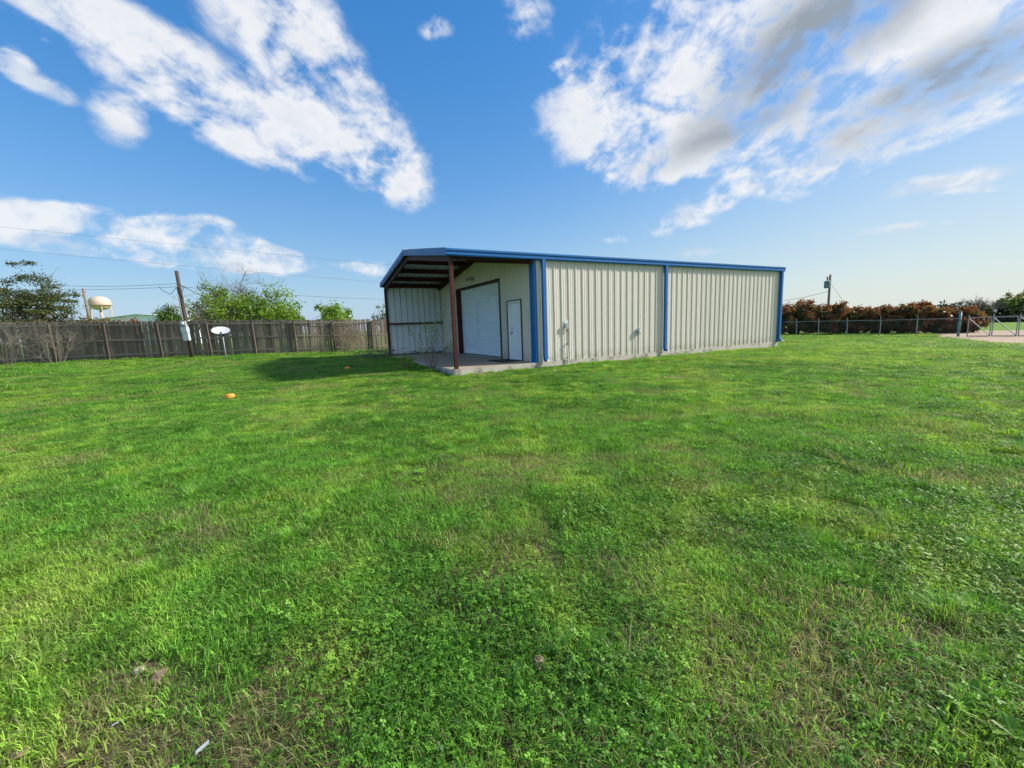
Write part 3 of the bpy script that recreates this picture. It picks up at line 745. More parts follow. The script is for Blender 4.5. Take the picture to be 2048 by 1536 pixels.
# small things on the lawn
def dome(label, p, r, h, mat, seg=12):
    o = thing('orange_cap', label, 'cap', p, rng.random() * 3)
    MB().lathe([(r * .98, 0), (r, h * .35), (r * .9, h * .75), (r * .6, h * .97), (.01, h)], seg).build('shell', mat, o, True)
    MB().lathe([(r * 1.0, .0), (r * 1.12, .004), (r * 1.1, .014), (r * .99, .016)], seg).build('flange', mat, o)
g0 = ground_hit(461, 797); dome('orange plastic cap in the open lawn, nearer of the two', g0 + Vector((0, 0, .03)), .105, .085, 'orange_plastic')
g0 = ground_hit(695, 739); dome('orange plastic cap in the shade beside the building, farther of the two', g0 + Vector((0, 0, .02)), .10, .085, 'orange_plastic')
def rock(label, p, s, mat, seed, cat='stone', nm='stone', flat=.55):
    r_ = np.random.default_rng(seed); b = MB(); n, m_ = 9, 6
    for j in range(m_ + 1):
        ph = math.pi * j / m_
        for i in range(n):
            an = 2 * math.pi * i / n; q = s * (.8 + .4 * r_.random())
            b.v.append((q * math.sin(ph) * math.cos(an) * 1.2, q * math.sin(ph) * math.sin(an), q * math.cos(ph) * flat))
    for j in range(m_):
        for i in range(n): b.f.append((j * n + i, j * n + (i + 1) % n, (j + 1) * n + (i + 1) % n, (j + 1) * n + i))
    o = b.build(nm, mat); o.location = p; o.rotation_euler = (r_.normal() * .2, r_.normal() * .2, r_.random() * 6); return tag(o, label, cat)
rock('brown rough stone half sunk in the near grass at lower left', ground_hit(316, 1358) + Vector((0, 0, .012)), .034, 'stone', 1)
rock('small pale pebble beside the brown stone at lower left', ground_hit(280, 1346) + Vector((0, 0, .012)), .022, 'pale_stone', 2)
rock('flat tan stone at the bottom left edge of the lawn', ground_hit(45, 1520) + Vector((0, 0, .03)), .026, 'stone', 3, flat=.4)
rock('tan stone alone in the lower middle of the lawn', ground_hit(1078, 1336) + Vector((0, 0, .03)), .026, 'stone', 4)
rock('broken white rubble at the far corner of the slab', ground_hit(1558, 701), .12, 'pale_stone', 6, 'rubble', 'rubble')
def chip(label, px, py, w, l, rz):
    o = MB().hexa([(-l, -w, 0), (l * .8, -w * .7, .006), (l, w, .004), (-l * .7, w * .8, 0), (-l, -w, .003), (l * .8, -w * .7, .009), (l, w, .007), (-l * .7, w * .8, .003)]).build('plastic_scrap', 'scrap_white')
    o.location = ground_hit(px, py) + Vector((0, 0, .045)); o.rotation_euler = (R(12), R(-8), rz); tag(o, label, 'litter')
chip('pale bluish plastic scrap at the bottom edge of the lawn', 408, 1518, .008, .024, R(50))
chip('tiny white scrap in the grass at lower left', 234, 1470, .005, .012, R(20))

# ------------------------------------------------------------------ trees, bushes, twigs
def quads_at(P, size, r_, up=0.0, elong=1.6):
    """leaf quads at points P with random orientation"""
    n = len(P); d = r_.normal(size=(n, 3)); d[:, 2] += up; d /= np.linalg.norm(d, axis=1)[:, None]
    e = r_.normal(size=(n, 3)); e -= d * np.sum(e * d, 1)[:, None]; e /= np.linalg.norm(e, axis=1)[:, None]
    s = size * (.6 + .8 * r_.random(n))[:, None]
    a = d * s * elong * .5; b = e * s * .5
    V = np.stack([P - a, P + b * .9 - a * .1, P + a, P - b * .9 + a * .1], 1).reshape(-1, 3)
    F = np.arange(n * 4).reshape(n, 4); return V, F
def leafy(name, label, cat, base, h, w, mat, leaf=.10, nclus=70, per=70, cr=.16, low=.15, seed=0, red=0.0, up=0.0, flat=1.0, lift=.54, group=None, bark='bark', trunk_r=None, shoots=0, cone=0.0, rough=.30):
    r_ = np.random.default_rng(seed); o = thing(name, label, cat, base, 0, group)
    c = np.array([0, 0, h * lift]); rad = np.array([w / 2, w / 2 * .85, h * (1 - lift)]) * np.array([1, 1, 1.0])
    d = r_.normal(size=(nclus, 3)); d /= np.linalg.norm(d, axis=1)[:, None]
    # uneven outline: the reach changes with direction
    reach = .86 + rough * np.sin(d[:, 0] * 4 + seed) * np.sin(d[:, 2] * 5 + seed * 2) + .14 * r_.normal(size=nclus)
    cc = c + d * rad * (np.clip(reach, .3, 1.12) * (r_.random(nclus) ** .35))[:, None]
    cc[:, :2] *= (1 + cone * .35 - cone * np.clip(cc[:, 2] / h, 0, 1.1))[:, None]
    lowz = h * low; below = cc[:, 2] < lowz; cc[below, 2] = lowz + r_.random(below.sum()) * h * .25
    cs = cr * h * (.6 + .8 * r_.random(nclus))
    k = r_.integers(int(per * .5), int(per * 1.5), nclus); idx = np.repeat(np.arange(nclus), k)
    P = cc[idx] + r_.normal(size=(len(idx), 3)) * cs[idx][:, None] * np.array([1, 1, flat]) * .55
    V, F = quads_at(P[P[:, 2] > .05], leaf, r_, up); idx = idx[P[:, 2] > .05]
    ct = r_.random(nclus); tx = np.clip(ct[idx] * .65 + r_.random(len(idx)) * .5 - .05, 0, 1)
    hn = np.clip((P[P[:, 2] > .05][:, 2] / h), 0, 1); out_ = np.linalg.norm((cc - c) / rad, axis=1)[idx]
    ty = (r_.random(len(idx)) < red * np.clip(.42 + .9 * (out_ - .5) + .35 * (hn - .45) + .9 * (ct[idx] - .5), 0, 1.2)).astype(float) * (.5 + .5 * r_.random(len(idx)))
    tint = np.stack([tx, ty, np.zeros_like(tx)], 1).repeat(4, 0)
    obj('crown', polymesh('crown', V, [F], mat, tint), o)
    tr = trunk_r or h * .03; b = MB()
    stem = h * .28
    b.tube([(0, 0, -.2), (tr * .6, 0, stem * .5), (0, tr * .5, stem)], [tr * 1.25, tr, tr * .85], 7)
    for j in r_.choice(nclus, min(nclus, 22), replace=False):
        e = Vector(cc[j]); s_ = Vector((0, 0, stem * (.35 + .65 * r_.random()))); mid = s_.lerp(e, .5) + Vector((r_.normal() * .06 * w, r_.normal() * .06 * w, .08 * h))
        b.tube([s_, mid, e], [tr * .5, tr * .3, tr * .08], 4, False)
    for j in range(shoots):
        e = Vector(cc[r_.integers(nclus)]); q = e + Vector((r_.normal() * .12 * w, r_.normal() * .1 * w, h * (.10 + .20 * r_.random()))); b.tube([e, e.lerp(q, .5) + Vector((.01, 0, .02)), q], [tr * .12, tr * .08, tr * .03], 3, False)
    b.build('trunk', bark, o); return o
def bare(name, label, cat, base, h, w, mat='grey_twig', stems=5, levels=3, kids=4, r0=.03, seed=0, group=None, droop=0.0, trunk=False):
    r_ = random.Random(seed); o = thing(name, label, cat, base, 0, group); main = MB(); fine = MB()
    def grow(p, d, ln, r, lv):
        pts = [p]; q = p.copy(); dd = d.copy(); n = 4
        for i in range(n):
            dd = (dd + Vector((r_.gauss(0, .16), r_.gauss(0, .16), r_.gauss(0, .08) + (.08 if lv == levels else -droop)))).normalized(); q = q + dd * ln / n; pts.append(q.copy())
        (main if lv >= levels - 0 else fine).tube(pts, [r * (1 - .17 * i) for i in range(n + 1)], 5 if lv == levels else 3, False)
        if lv > 0:
            for j in range(kids + (1 if lv == levels else 0)):
                t = r_.uniform(.3, 1.0); i = min(n - 1, int(t * n)); s = pts[i].lerp(pts[i + 1], t * n - i)
                side_ = Vector((r_.gauss(0, 1) * w / h, r_.gauss(0, 1) * w / h, r_.gauss(.25, .6))).normalized()
                grow(s, (dd * .75 + side_ * .8).normalized(), ln * r_.uniform(.42, .68), r * .5, lv - 1)
    if trunk:
        main.tube([(0, 0, -.2), (.05, 0, h * .18), (0, 0, h * .3)], [r0 * 2.4, r0 * 1.9, r0 * 1.6], 7, False)
    for s in range(stems):
        an = 2 * math.pi * s / stems + r_.uniform(-.4, .4); sp = r_.uniform(.2, 1.0) * w / h * .55
        p0 = Vector((math.cos(an) * .03 * w, math.sin(an) * .03 * w, h * .26 if trunk else -.05))
        grow(p0, Vector((math.cos(an) * sp, math.sin(an) * sp, 1)).normalized(), h * r_.uniform(.5, .72) * (.7 if trunk else 1), r0 * r_.uniform(.6, 1.1), levels)
    main.build('trunk', mat, o); fine.build('twigs', mat, o); return o
def spot(px, ytop, wpx, Y, ybase=None):
    """ground point under picture column px at distance Y, with height and width in metres"""
    p = at(px, ytop, Y); g = float(G(p.x, p.y)); s = (p - CAM).dot(FW) / FPX
    return Vector((p.x, p.y, g)), p.z - g, wpx * s

# left, behind the fence
b_, h_, w_ = spot(28, 508, 175, 27.5); leafy('juniper_tree', 'dark juniper with a pointed top at the left edge behind the fence', 'tree', b_, h_, w_, 'leaf_juniper', .075, 130, 105, .07, .2, 11, flat=.45, lift=.42, shoots=10, cone=.85)
b_, h_, w_ = spot(92, 552, 105, 27.8); leafy('juniper_tree', 'lower olive juniper with layered branches, just right of the pointed juniper', 'tree', b_, h_, w_, 'leaf_juniper', .07, 80, 105, .08, .25, 12, flat=.40, lift=.50, shoots=8, cone=.4)
b_, h_, w_ = spot(440, 566, 130, 35); leafy('green_tree', 'broad bright green leafy tree behind the fence, left half of the big clump', 'tree', b_, h_, w_, 'leaf_bright', .115, 120, 85, .085, .1, 21, shoots=30, rough=.18)
b_, h_, w_ = spot(528, 578, 125, 36); leafy('green_tree', 'broad mid green leafy tree behind the fence, right half of the big clump', 'tree', b_, h_, w_, 'leaf_bright', .115, 110, 75, .085, .1, 22, shoots=30, rough=.2)
b_, h_, w_ = spot(575, 606, 50, 34.5); leafy('green_tree', 'small bright green tree low at the right end of the big green clump', 'tree', b_, h_, w_, 'leaf_bright', .11, 60, 90, .10, .1, 27, shoots=14)
b_, h_, w_ = spot(492, 540, 120, 37); bare('bare_tree', 'leafless tree whose thin crown rises above the big green clump', 'tree', b_, h_, w_, 'bark', 5, 4, 4, .07, 5, trunk=True)
b_, h_, w_ = spot(398, 580, 70, 33); bare('bare_tree', 'leafless grey tree with drooping twigs beside the leaning meter pole', 'tree', b_, h_, w_, 'grey_twig', 5, 3, 5, .05, 6, droop=.04)
b_, h_, w_ = spot(337, 606, 58, 42); leafy('green_tree', 'small pale green tree behind the fence left of the meter pole', 'tree', b_, h_, w_, 'leaf_mid', .12, 70, 90, .10, .1, 23, shoots=16)
b_, h_, w_ = spot(667, 594, 86, 36); leafy('green_tree', 'small yellow green tree alone behind the fence near the building', 'tree', b_, h_, w_, 'leaf_bright', .11, 80, 90, .085, .15, 24, lift=.5, shoots=40, up=.8, rough=.2)
b_, h_, w_ = spot(764, 604, 44, 37); leafy('green_tree', 'small green tree half hidden behind the left edge of the building', 'tree', b_, h_, w_, 'leaf_mid', .09, 22, 40, .08, .3, 25, shoots=14)
for i, (px, yt, wp) in enumerate(((160, 630, 60), (215, 633, 60), (262, 637, 44))):
    b_, h_, w_ = spot(px, yt, wp, 33 + i); leafy('red_tip_bush', ['red leaved bush showing over the fence below the juniper branches', 'red leaved bush showing over the fence in front of the water tower', 'dark red bush showing over the fence right of the water tower'][i], 'bush', b_, h_, w_, 'leaf_photinia', .10, 40, 70, .11, .1, 31 + i, red=1.0, group='red tipped bushes behind the wooden fence')
# bare shrubs in front of the fence
def shrub_at(px, py, ytop, wpx, label, seed, **kw):
    g = ground_hit(px, py)
    if g.y > fy(g.x) - .45: g = GP(*(Vector((g.x, g.y)) * ((fy(g.x) - .45) / g.y)))
    s = (g - CAM).dot(FW) / FPX; return bare('bare_shrub', label, 'shrub', g, (py - ytop) * s, wpx * s, seed=seed, **kw)
shrub_at(115, 730, 618, 190, 'large leafless shrub with many grey stems before the fence, under the junipers', 3, stems=10, levels=3, kids=4, r0=.014)
shrub_at(18, 734, 612, 130, 'leafless grey shrub before the fence at the left edge of the picture', 4, stems=8, levels=3, kids=4, r0=.013)
shrub_at(693, 703, 634, 62, 'tangled dry brown vine bush before the fence near the building', 8, stems=12, levels=3, kids=5, r0=.016, mat='dry_twig')
shrub_at(655, 705, 640, 30, 'thin dry sapling before the fence left of the tangled vine bush', 9, stems=4, levels=2, kids=4, r0=.016, mat='dry_twig')
shrub_at(728, 700, 645, 26, 'thin dry stalks before the fence just left of the brush heap', 10, stems=6, levels=2, kids=3, r0=.013, mat='dry_twig')
# leaning stick and heap of cut branches at the corner post of the canopy
stick = MB().tube([ground_hit(757, 706), at(751, 652, 24.2)], [.035, .02], 7).build('cut_branch', 'dry_twig', None, True); tag(stick, 'pale cut branch leaning on the fence above the brush heap', 'branch')
bp = thing('brush_heap', 'heap of grey cut branches on the grass at the left canopy post', 'brush heap', ground_hit(752, 717)); rb = random.Random(12)
for i in range(60):
    an = rb.uniform(0, 2 * math.pi); ln = rb.uniform(.4, 1.15); c0 = Vector((rb.gauss(.05, .42), rb.gauss(.1, .3), rb.uniform(.02, .42)))
    dv = Vector((math.cos(an), math.sin(an) * .8, rb.gauss(0, .22))) * ln * .5; q0, q1 = c0 - dv, c0 + dv; q0.z = max(q0.z, .01); q1.z = max(q1.z, .01)
    MB().tube([q0, c0 + Vector((rb.gauss(0, .06), rb.gauss(0, .06), .05)), q1], [.014, .010, .004], 4).build('branch', 'grey_twig', bp)
# spindly weeds at the open edge of the patio
def sapling(label, p, stems, seed, hgt):
    r_ = np.random.default_rng(seed); o = thing('sapling', label, 'plant', p); st = MB(); L = []
    for i in range(stems):
        an = r_.uniform(0, 6.28); sp = r_.uniform(.25, .8); h = hgt * r_.uniform(.45, 1.0); e = Vector((math.cos(an) * sp * hgt * .75, math.sin(an) * sp * hgt * .5, h)); m_ = e * .5 + Vector((0, 0, h * .10))
        st.tube([(0, 0, -.05), m_, e], [.009, .006, .003], 4, False)
        for t in np.linspace(.45, 1, 7):
            q = m_.lerp(e, (t - .5) * 2) if t > .5 else m_
            L += [np.array(q) + r_.normal(size=3) * .05 for _ in range(int(1 + 4 * (t > .8)))]
    V, F = quads_at(np.array(L), .042, r_); tx = r_.random(len(L)) * .6 + .4
    obj('leaves', polymesh('leaves', V, [F], 'leaf_bright', np.stack([tx, tx * 0, tx * 0], 1).repeat(4, 0)), o); st.build('stems', 'grey_twig', o)
sapling('spindly green sapling growing at the open front edge of the patio', ground_hit(862, 742), 14, 2, 1.75)
sapling('tall leafy sapling between the patio post and the pale liner wall', ground_hit(880, 738) + BV * 1.0, 5, 5, 2.2)
sapling('low spreading green weed on the grass before the patio, left of the sapling', ground_hit(815, 738), 16, 3, .55)

# ------------------------------------------------------------------ right side: chain link fence, gate, hedge, pole
FA, FB = Vector((28.2, 42.9, 0)), Vector((34.45, 31.9, 0)); FDir = (FB - FA).normalized()
def on_line(px):
    lo, hi = -20., 60.
    for _ in range(50):
        m_ = (lo + hi) / 2; p = FA + FDir * m_; d = Vector((p.x, p.y, -.55)) - CAM; x = 1024 + FPX * d.dot(RT) / d.dot(FW)
        if x < px: lo = m_
        else: hi = m_
    p = FA + FDir * lo; return Vector((p.x, p.y, float(G(p.x, p.y))))
cf = thing('chain_link_fence', 'galvanised chain link fence with angled post arms before the red hedge', 'fence', (0, 0, 0))
FH = 1.42; nrm = Vector((FDir.y, -FDir.x, 0))
pxs = [1545, 1592, 1636, 1693, 1759, 1832, 1916]; fp = [on_line(x) for x in pxs]
for q in fp[:-1]:
    pst = MB().tube([q + Vector((0, 0, -.1)), q + Vector((0, 0, FH + .04))], .034, 8).build('line_post', 'galv_pipe', cf)
    MB().tube([q + Vector((0, 0, FH + .03)), q + nrm * .12 + Vector((0, 0, FH + .30))], [.026, .020], 6).build('barb_arm', 'galv_pipe', pst)
for q0, q1 in zip(fp[:-1], fp[1:]):
    MB().tube([q0 + Vector((0, 0, FH)), q1 + Vector((0, 0, FH))], .026, 6).build('top_rail', 'galv_pipe', cf)
def chain(a, b, h, parent, z0=.04):
    m_ = MB(); L = (b - a).length; dr = (b - a) / L; s = .10; n = int((L + h) / s)
    for i in range(n):
        t0 = i * s - h
        for sg in (0, 1):
            u0, u1 = (t0, t0 + h); za, zb = z0, z0 + h
            if u0 < 0: za += -u0; u0 = 0
            if u1 > L: zb -= (u1 - L); u1 = L
            if u1 - u0 < .05: continue
            A = a + dr * (u0 if sg == 0 else L - u0); B = a + dr * (u1 if sg == 0 else L - u1)
            A = Vector((A.x, A.y, a.z + (b.z - a.z) * ((A - a).length / L) + za)); B = Vector((B.x, B.y, a.z + (b.z - a.z) * ((B - a).length / L) + zb)); m_.tube([A, B], .0010, 3, False)
    return tag(m_.build('chain_mesh', 'galv_pipe', parent), kind='stuff')
chain(fp[0], fp[-1], FH - .06, cf)
q = fp[-1]; tp = thing('gate_post', 'thick teal painted steel post where the chain link fence meets the gate', 'post', q)
MB().tube([(0, 0, -.2), (.0, 0, 1.86)], .085, 14).build('shaft', 'teal_steel', tp, True); MB().lathe([(.092, 1.86), (.09, 1.90), (.05, 1.93), (.005, 1.94)], 14).build('cap', 'teal_steel', tp, True)
for zc in (.45, 1.25): MB().box((-.10, -.10, zc), (.10, .10, zc + .05)).build('hinge_band', 'dark_trim', tp)
gp = [on_line(x) for x in (1932, 1981, 2034, 2095)]
gn = ['chain link gate leaf with a diagonal brace, next to the teal post', 'chain link gate leaf with a diagonal brace, second from the teal post', 'chain link gate leaf with a diagonal brace, cut by the right edge of the picture']
for i in range(3):
    a_, b2 = gp[i], gp[i + 1]; gt = thing('gate', gn[i], 'gate', a_, 0, 'gate leaves'); e = b2 - a_; dr = e.normalized() * .05
    MB().tube([dr + Vector((0, 0, 0)), dr + Vector((0, 0, 1.66))], .034, 8).build('upright', 'galv_pipe', gt)
    MB().tube([e - dr, e - dr + Vector((0, 0, 1.48))], .030, 8).build('upright', 'galv_pipe', gt)
    MB().tube([dr + Vector((0, 0, 1.44)), e - dr + Vector((0, 0, 1.44))], .026, 8).build('top_rail', 'galv_pipe', gt)
    MB().tube([dr + Vector((0, 0, .07)), e - dr + Vector((0, 0, .07))], .030, 8).build('bottom_rail', 'dark_trim', gt)
    MB().tube([dr + Vector((0, 0, 1.40)), e - dr + Vector((0, 0, .10))], .030, 8).build('brace', 'galv_pipe', gt)
    chain(dr * 1.0, e - dr, 1.34, gt, .09)
# red tipped hedge beyond
hl = ['red tipped bush at the far corner of the building, leftmost of the hedge', 'red tipped bush in front of the transformer pole', 'red tipped bush right of the transformer pole bush, third in the hedge', 'red tipped bush with a pale tree behind it, fourth in the hedge', 'smaller red tipped bush left of the teal gate post, fifth in the hedge', 'dark red tipped bush directly behind the teal gate post']
for i, (px, yt, wp, Y) in enumerate(((1600, 608, 112, 46), (1692, 612, 104, 43.5), (1772, 614, 96, 41), (1838, 612, 92, 39), (1893, 620, 62, 37.5), (1938, 622, 56, 37))):
    b_, h_, w_ = spot(px, yt - 5, wp * 1.08, Y); leafy('red_tip_bush', hl[i], 'bush', b_, h_, w_, 'leaf_photinia', .13, 200, 140, .085, .02, 41 + i, red=.72, lift=.47, rough=.14, group='red tipped hedge beyond the chain link fence', shoots=24)
for i, (px, yt, wp, Y, lb) in enumerate(((1732, 618, 60, 45, 'thin green shrub filling the gap between second and third hedge bushes'), (1648, 616, 46, 48, 'thin green shrub filling the gap left of the transformer pole'))):
    b_, h_, w_ = spot(px, yt, wp, Y); leafy('green_shrub', lb, 'shrub', b_, h_, w_, 'leaf_mid', .10, 40, 50, .09, .1, 61 + i, shoots=20)
up_ = at(1661, 549, 50); ub = Vector((up_.x, up_.y, float(G(up_.x, up_.y))))
up = thing('utility_pole', 'tall utility pole with a transformer rising behind the red hedge', 'pole', ub); uh = up_.z - ub.z
MB().tube([(0, 0, -.3), (0, 0, uh)], [.15, .11], 12).build('pole', 'pole_grey', up, True)
tz = uh - 1.15
MB().lathe([(.02, -.42), (.27, -.42), (.29, -.38), (.29, .30), (.30, .33), (.27, .40), (.02, .46)], 18, (-.42, -.12, tz)).build('transformer', 'transformer_grey', up, True)
MB().box((-.22, -.10, tz - .1), (-.1, -.02, tz + .15)).build('bracket', 'dark_trim', up)
MB().tube([(-.36, -.12, tz + .44), (-.34, -.12, tz + .78)], [.06, .03], 8).build('bushing', 'grey_box', up)
MB().tube([(0, 0, uh - .32), (-.42, -.05, uh - .34)], .03, 6).build('cutout_arm', 'dark_trim', up); MB().tube([(-.42, -.05, uh - .2), (-.40, -.05, uh - .62)], .045, 8).build('fuse_cutout', 'dark_trim', up)
T_ = lambda z: ub + Vector((0, 0, z))
cable('service wire running left and down from the transformer pole, upper one', T_(uh - 1.9), at(1500, 607, 62), .35, .022)
cable('service wire running left from the transformer pole, lower one', T_(uh - 3.5), at(1500, 606, 58), .1, .018)
cable('thin guy wire slanting down right from the transformer pole', T_(uh - .9), ub + Vector((3.2, -.4, 1.2)), 0.0, .014)
# far field: trees, dark hedge, houses
b_, h_, w_ = spot(1838, 598, 60, 62); leafy('far_tree', 'pale sparse tree showing above the fourth hedge bush', 'tree', b_, h_, w_, 'leaf_olive', .16, 40, 30, .11, .3, 71, shoots=40)
b_, h_, w_ = spot(1965, 590, 74, 78); bare('bare_tree', 'large leafless tree beyond the gate, nearest the teal post', 'tree', b_, h_, w_, 'bark', 7, 4, 4, .12, 21, trunk=True)
b_, h_, w_ = spot(1998, 596, 70, 86); bare('bare_tree', 'leafless dark tree beyond the gate, behind the first house', 'tree', b_, h_, w_, 'bark', 7, 4, 4, .12, 22, trunk=True)
b_, h_, w_ = spot(1928, 602, 44, 95); bare('bare_tree', 'faint leafless tree far behind the teal gate post', 'tree', b_, h_, w_, 'grey_twig', 6, 4, 4, .12, 23, trunk=True)
b_, h_, w_ = spot(2020, 588, 62, 98); leafy('far_tree', 'yellow olive tree behind the far houses', 'tree', b_, h_, w_, 'leaf_olive', .24, 60, 60, .09, .2, 72, shoots=30)
b_, h_, w_ = spot(2062, 582, 70, 84); leafy('far_tree', 'dark green tree at the right edge of the picture behind the houses', 'tree', b_, h_, w_, 'leaf_mid', .22, 60, 70, .10, .2, 73)
b_, h_, w_ = spot(1955, 612, 60, 82); leafy('far_tree', 'low dark evergreen clump below the large leafless tree', 'tree', b_, h_, w_, 'leaf_hedge', .22, 50, 60, .12, .1, 74)
b_, h_, w_ = spot(2022, 612, 60, 80); leafy('far_tree', 'low dark evergreen clump between the far houses', 'tree', b_, h_, w_, 'leaf_hedge', .22, 50, 60, .12, .1, 75)
hd = thing('clipped_hedge', 'long dark clipped hedge across the field beyond the gate', 'hedge', (0, 0, 0)); Pn = []
r_ = np.random.default_rng(5); h0 = spot(1952, 634, 1, 68)[0]; h1 = spot(2150, 634, 1, 60)[0]
tt = r_.random(9000); Pn = np.array(h0)[None] * (1 - tt)[:, None] + np.array(h1)[None] * tt[:, None] + np.stack([r_.normal(size=9000) * .35, r_.normal(size=9000) * .35, r_.random(9000) ** .7 * 1.0 - .0], 1)
V, F = quads_at(Pn, .17, r_); tx = r_.random(9000); obj('foliage', polymesh('foliage', V, [F], 'leaf_hedge', np.stack([tx, tx * 0, tx * 0], 1).repeat(4, 0)), hd)
hb_ = MB()
for t in np.linspace(0, 1, 16): p = h0.lerp(h1, t); hb_.tube([p, p + Vector((.05, 0, .8))], [.05, .03], 5)
hb_.build('stems', 'bark', hd)
def house(label, px, ytop, wpx, Y, rz, wall, roof, hgt_frac=.52):
    b_, h_, w_ = spot(px, ytop, wpx, Y); o = thing('house', label, 'house', b_, rz); d_ = w_ * .6; e = h_ * hgt_frac
    MB().box((-w_ / 2, 0, -.5), (w_ / 2, d_, e)).build('wall', wall, o)
    MB().prism([(-d_ / 2 - .5, e), (d_ / 2 + .5, e), (d_ / 2 + .5, e + .15), (0, h_), (-d_ / 2 - .5, e + .15)], lambda p, q, w: (w, d_ / 2 + p, q), -w_ / 2 - .4, w_ / 2 + .4).build('roof', roof, o)
    for i in range(3):
        x = -w_ / 2 + w_ * (i + .5) / 3
        if i == 1:
            MB().box((x - .5, -.05, 0), (x + .5, .02, 2.0 if e > 2.1 else e * .9)).build('door', 'brick', o)
        else:
            wn = MB().box((x - w_ * .09, -.06, e * .38), (x + w_ * .09, .02, e * .80)).build('window', 'white_plastic', o); MB().box((x - w_ * .075, -.075, e * .42), (x + w_ * .075, -.0605, e * .76)).build('pane', 'glass_dark', wn)
house('far house with a grey hipped looking roof and white eaves beyond the gate', 1985, 618, 34, 92, R(-20), 'house_wall', 'house_roof')
house('far pale house at the right edge of the picture beyond the gate', 2046, 612, 46, 84, R(-35), 'house_wall', 'house_roof')
house('far low house glimpsed above the hedge left of the teal post', 1888, 617, 30, 110, R(-10), 'brick', 'house_roof', .5)
tiny = thing('utility_pole', 'tiny distant utility pole left of the teal gate post', 'pole', spot(1889, 599, 1, 130)[0])
zt = spot(1889, 599, 1, 130)[1]; MB().tube([(0, 0, -.3), (0, 0, zt)], [.17, .12], 8).build('pole', 'pole_wood', tiny); MB().box((-.8, -.06, zt - .7), (.8, .06, zt - .55)).build('crossarm', 'pole_wood', tiny)
# tree line that closes the horizon on the right
for i in range(7):
    px = 1560 + i * 62; b_, h_, w_ = spot(px, 631 - (px - 1560) * .0368 - 7 - 3 * (i % 3), 110, 210 + 20 * (i % 2))
    leafy('far_tree', 'distant low tree on the horizon, ' + ['just right of the building corner', 'behind the first hedge bush', 'behind the transformer pole', 'behind the third hedge bush', 'behind the fourth hedge bush', 'behind the fifth hedge bush', 'behind the teal gate post'][i], 'tree', b_, h_, w_, 'leaf_hedge', .9, 40, 30, .16, .1, 80 + i, group='distant tree line behind the hedge')

# ------------------------------------------------------------------ lawn
def mk_grass():
    m, k, out = newmat('grass'); a_ = k.n('ShaderNodeAttribute', attribute_name='tint'); tr, tg, tb = k.sep(a_.outputs['Vector'])
    p = pos(k); n1 = k.noise(k.vm('MULTIPLY', p, (1, 1, 0)), .33, 4, .6); n2 = k.noise(k.vm('MULTIPLY', p, (1, 1, 0)), 1.5, 5, .65); n3 = k.noise(k.vm('MULTIPLY', p, (1, 1, 0)), .9, 3, .6)
    lush = k.mix(tr, (.032, .108, .014), (.245, .560, .060)); yell = k.mix(tr, (.150, .275, .032), (.440, .660, .098))
    f = k.step(k.m('MULTIPLY_ADD', k.m('SUBTRACT', n2, .5), 1.1, n1), .42, .72)
    sx, sy, sz = k.sep(p)
    f = k.m('ADD', f, k.m('MULTIPLY', k.step(k.m('MULTIPLY_ADD', sy, .5, sx), 9, 26), .30), clamp=True)
    c = k.mix(f, lush, yell)
    n4 = k.noise(k.vm('MULTIPLY', p, (1, 1, 0)), 3.2, 3, .6)
    c = k.vm('SCALE', c, None, k.m('MULTIPLY_ADD', k.step(n4, .3, .7), .50, .76))
    dry = k.mix(tr, (.28, .22, .12), (.50, .42, .25))
    df = k.m('ADD', tg, k.m('MULTIPLY', k.step(k.m('MULTIPLY_ADD', k.m('SUBTRACT', n2, .5), .5, n3), .56, .74), .26), clamp=True)
    c = k.mix(df, c, dry); c = k.mix(tb, c, (.75, .55, .02))
    pr = k.n('ShaderNodeBsdfPrincipled'); k.put(pr.inputs['Base Color'], c); pr.inputs['Roughness'].default_value = .5; pr.inputs['Specular IOR Level'].default_value = .28
    tl = k.n('ShaderNodeBsdfTranslucent'); k.put(tl.inputs[0], k.vm('MULTIPLY', c, (1.3, 1.25, .6)))
    mx = k.n('ShaderNodeMixShader'); mx.inputs[0].default_value = .42
    k.t.links.new(pr.outputs[0], mx.inputs[1]); k.t.links.new(tl.outputs[0], mx.inputs[2]); k.t.links.new(mx.outputs[0], out.inputs[0]); MATS['grass'] = m
mk_grass()
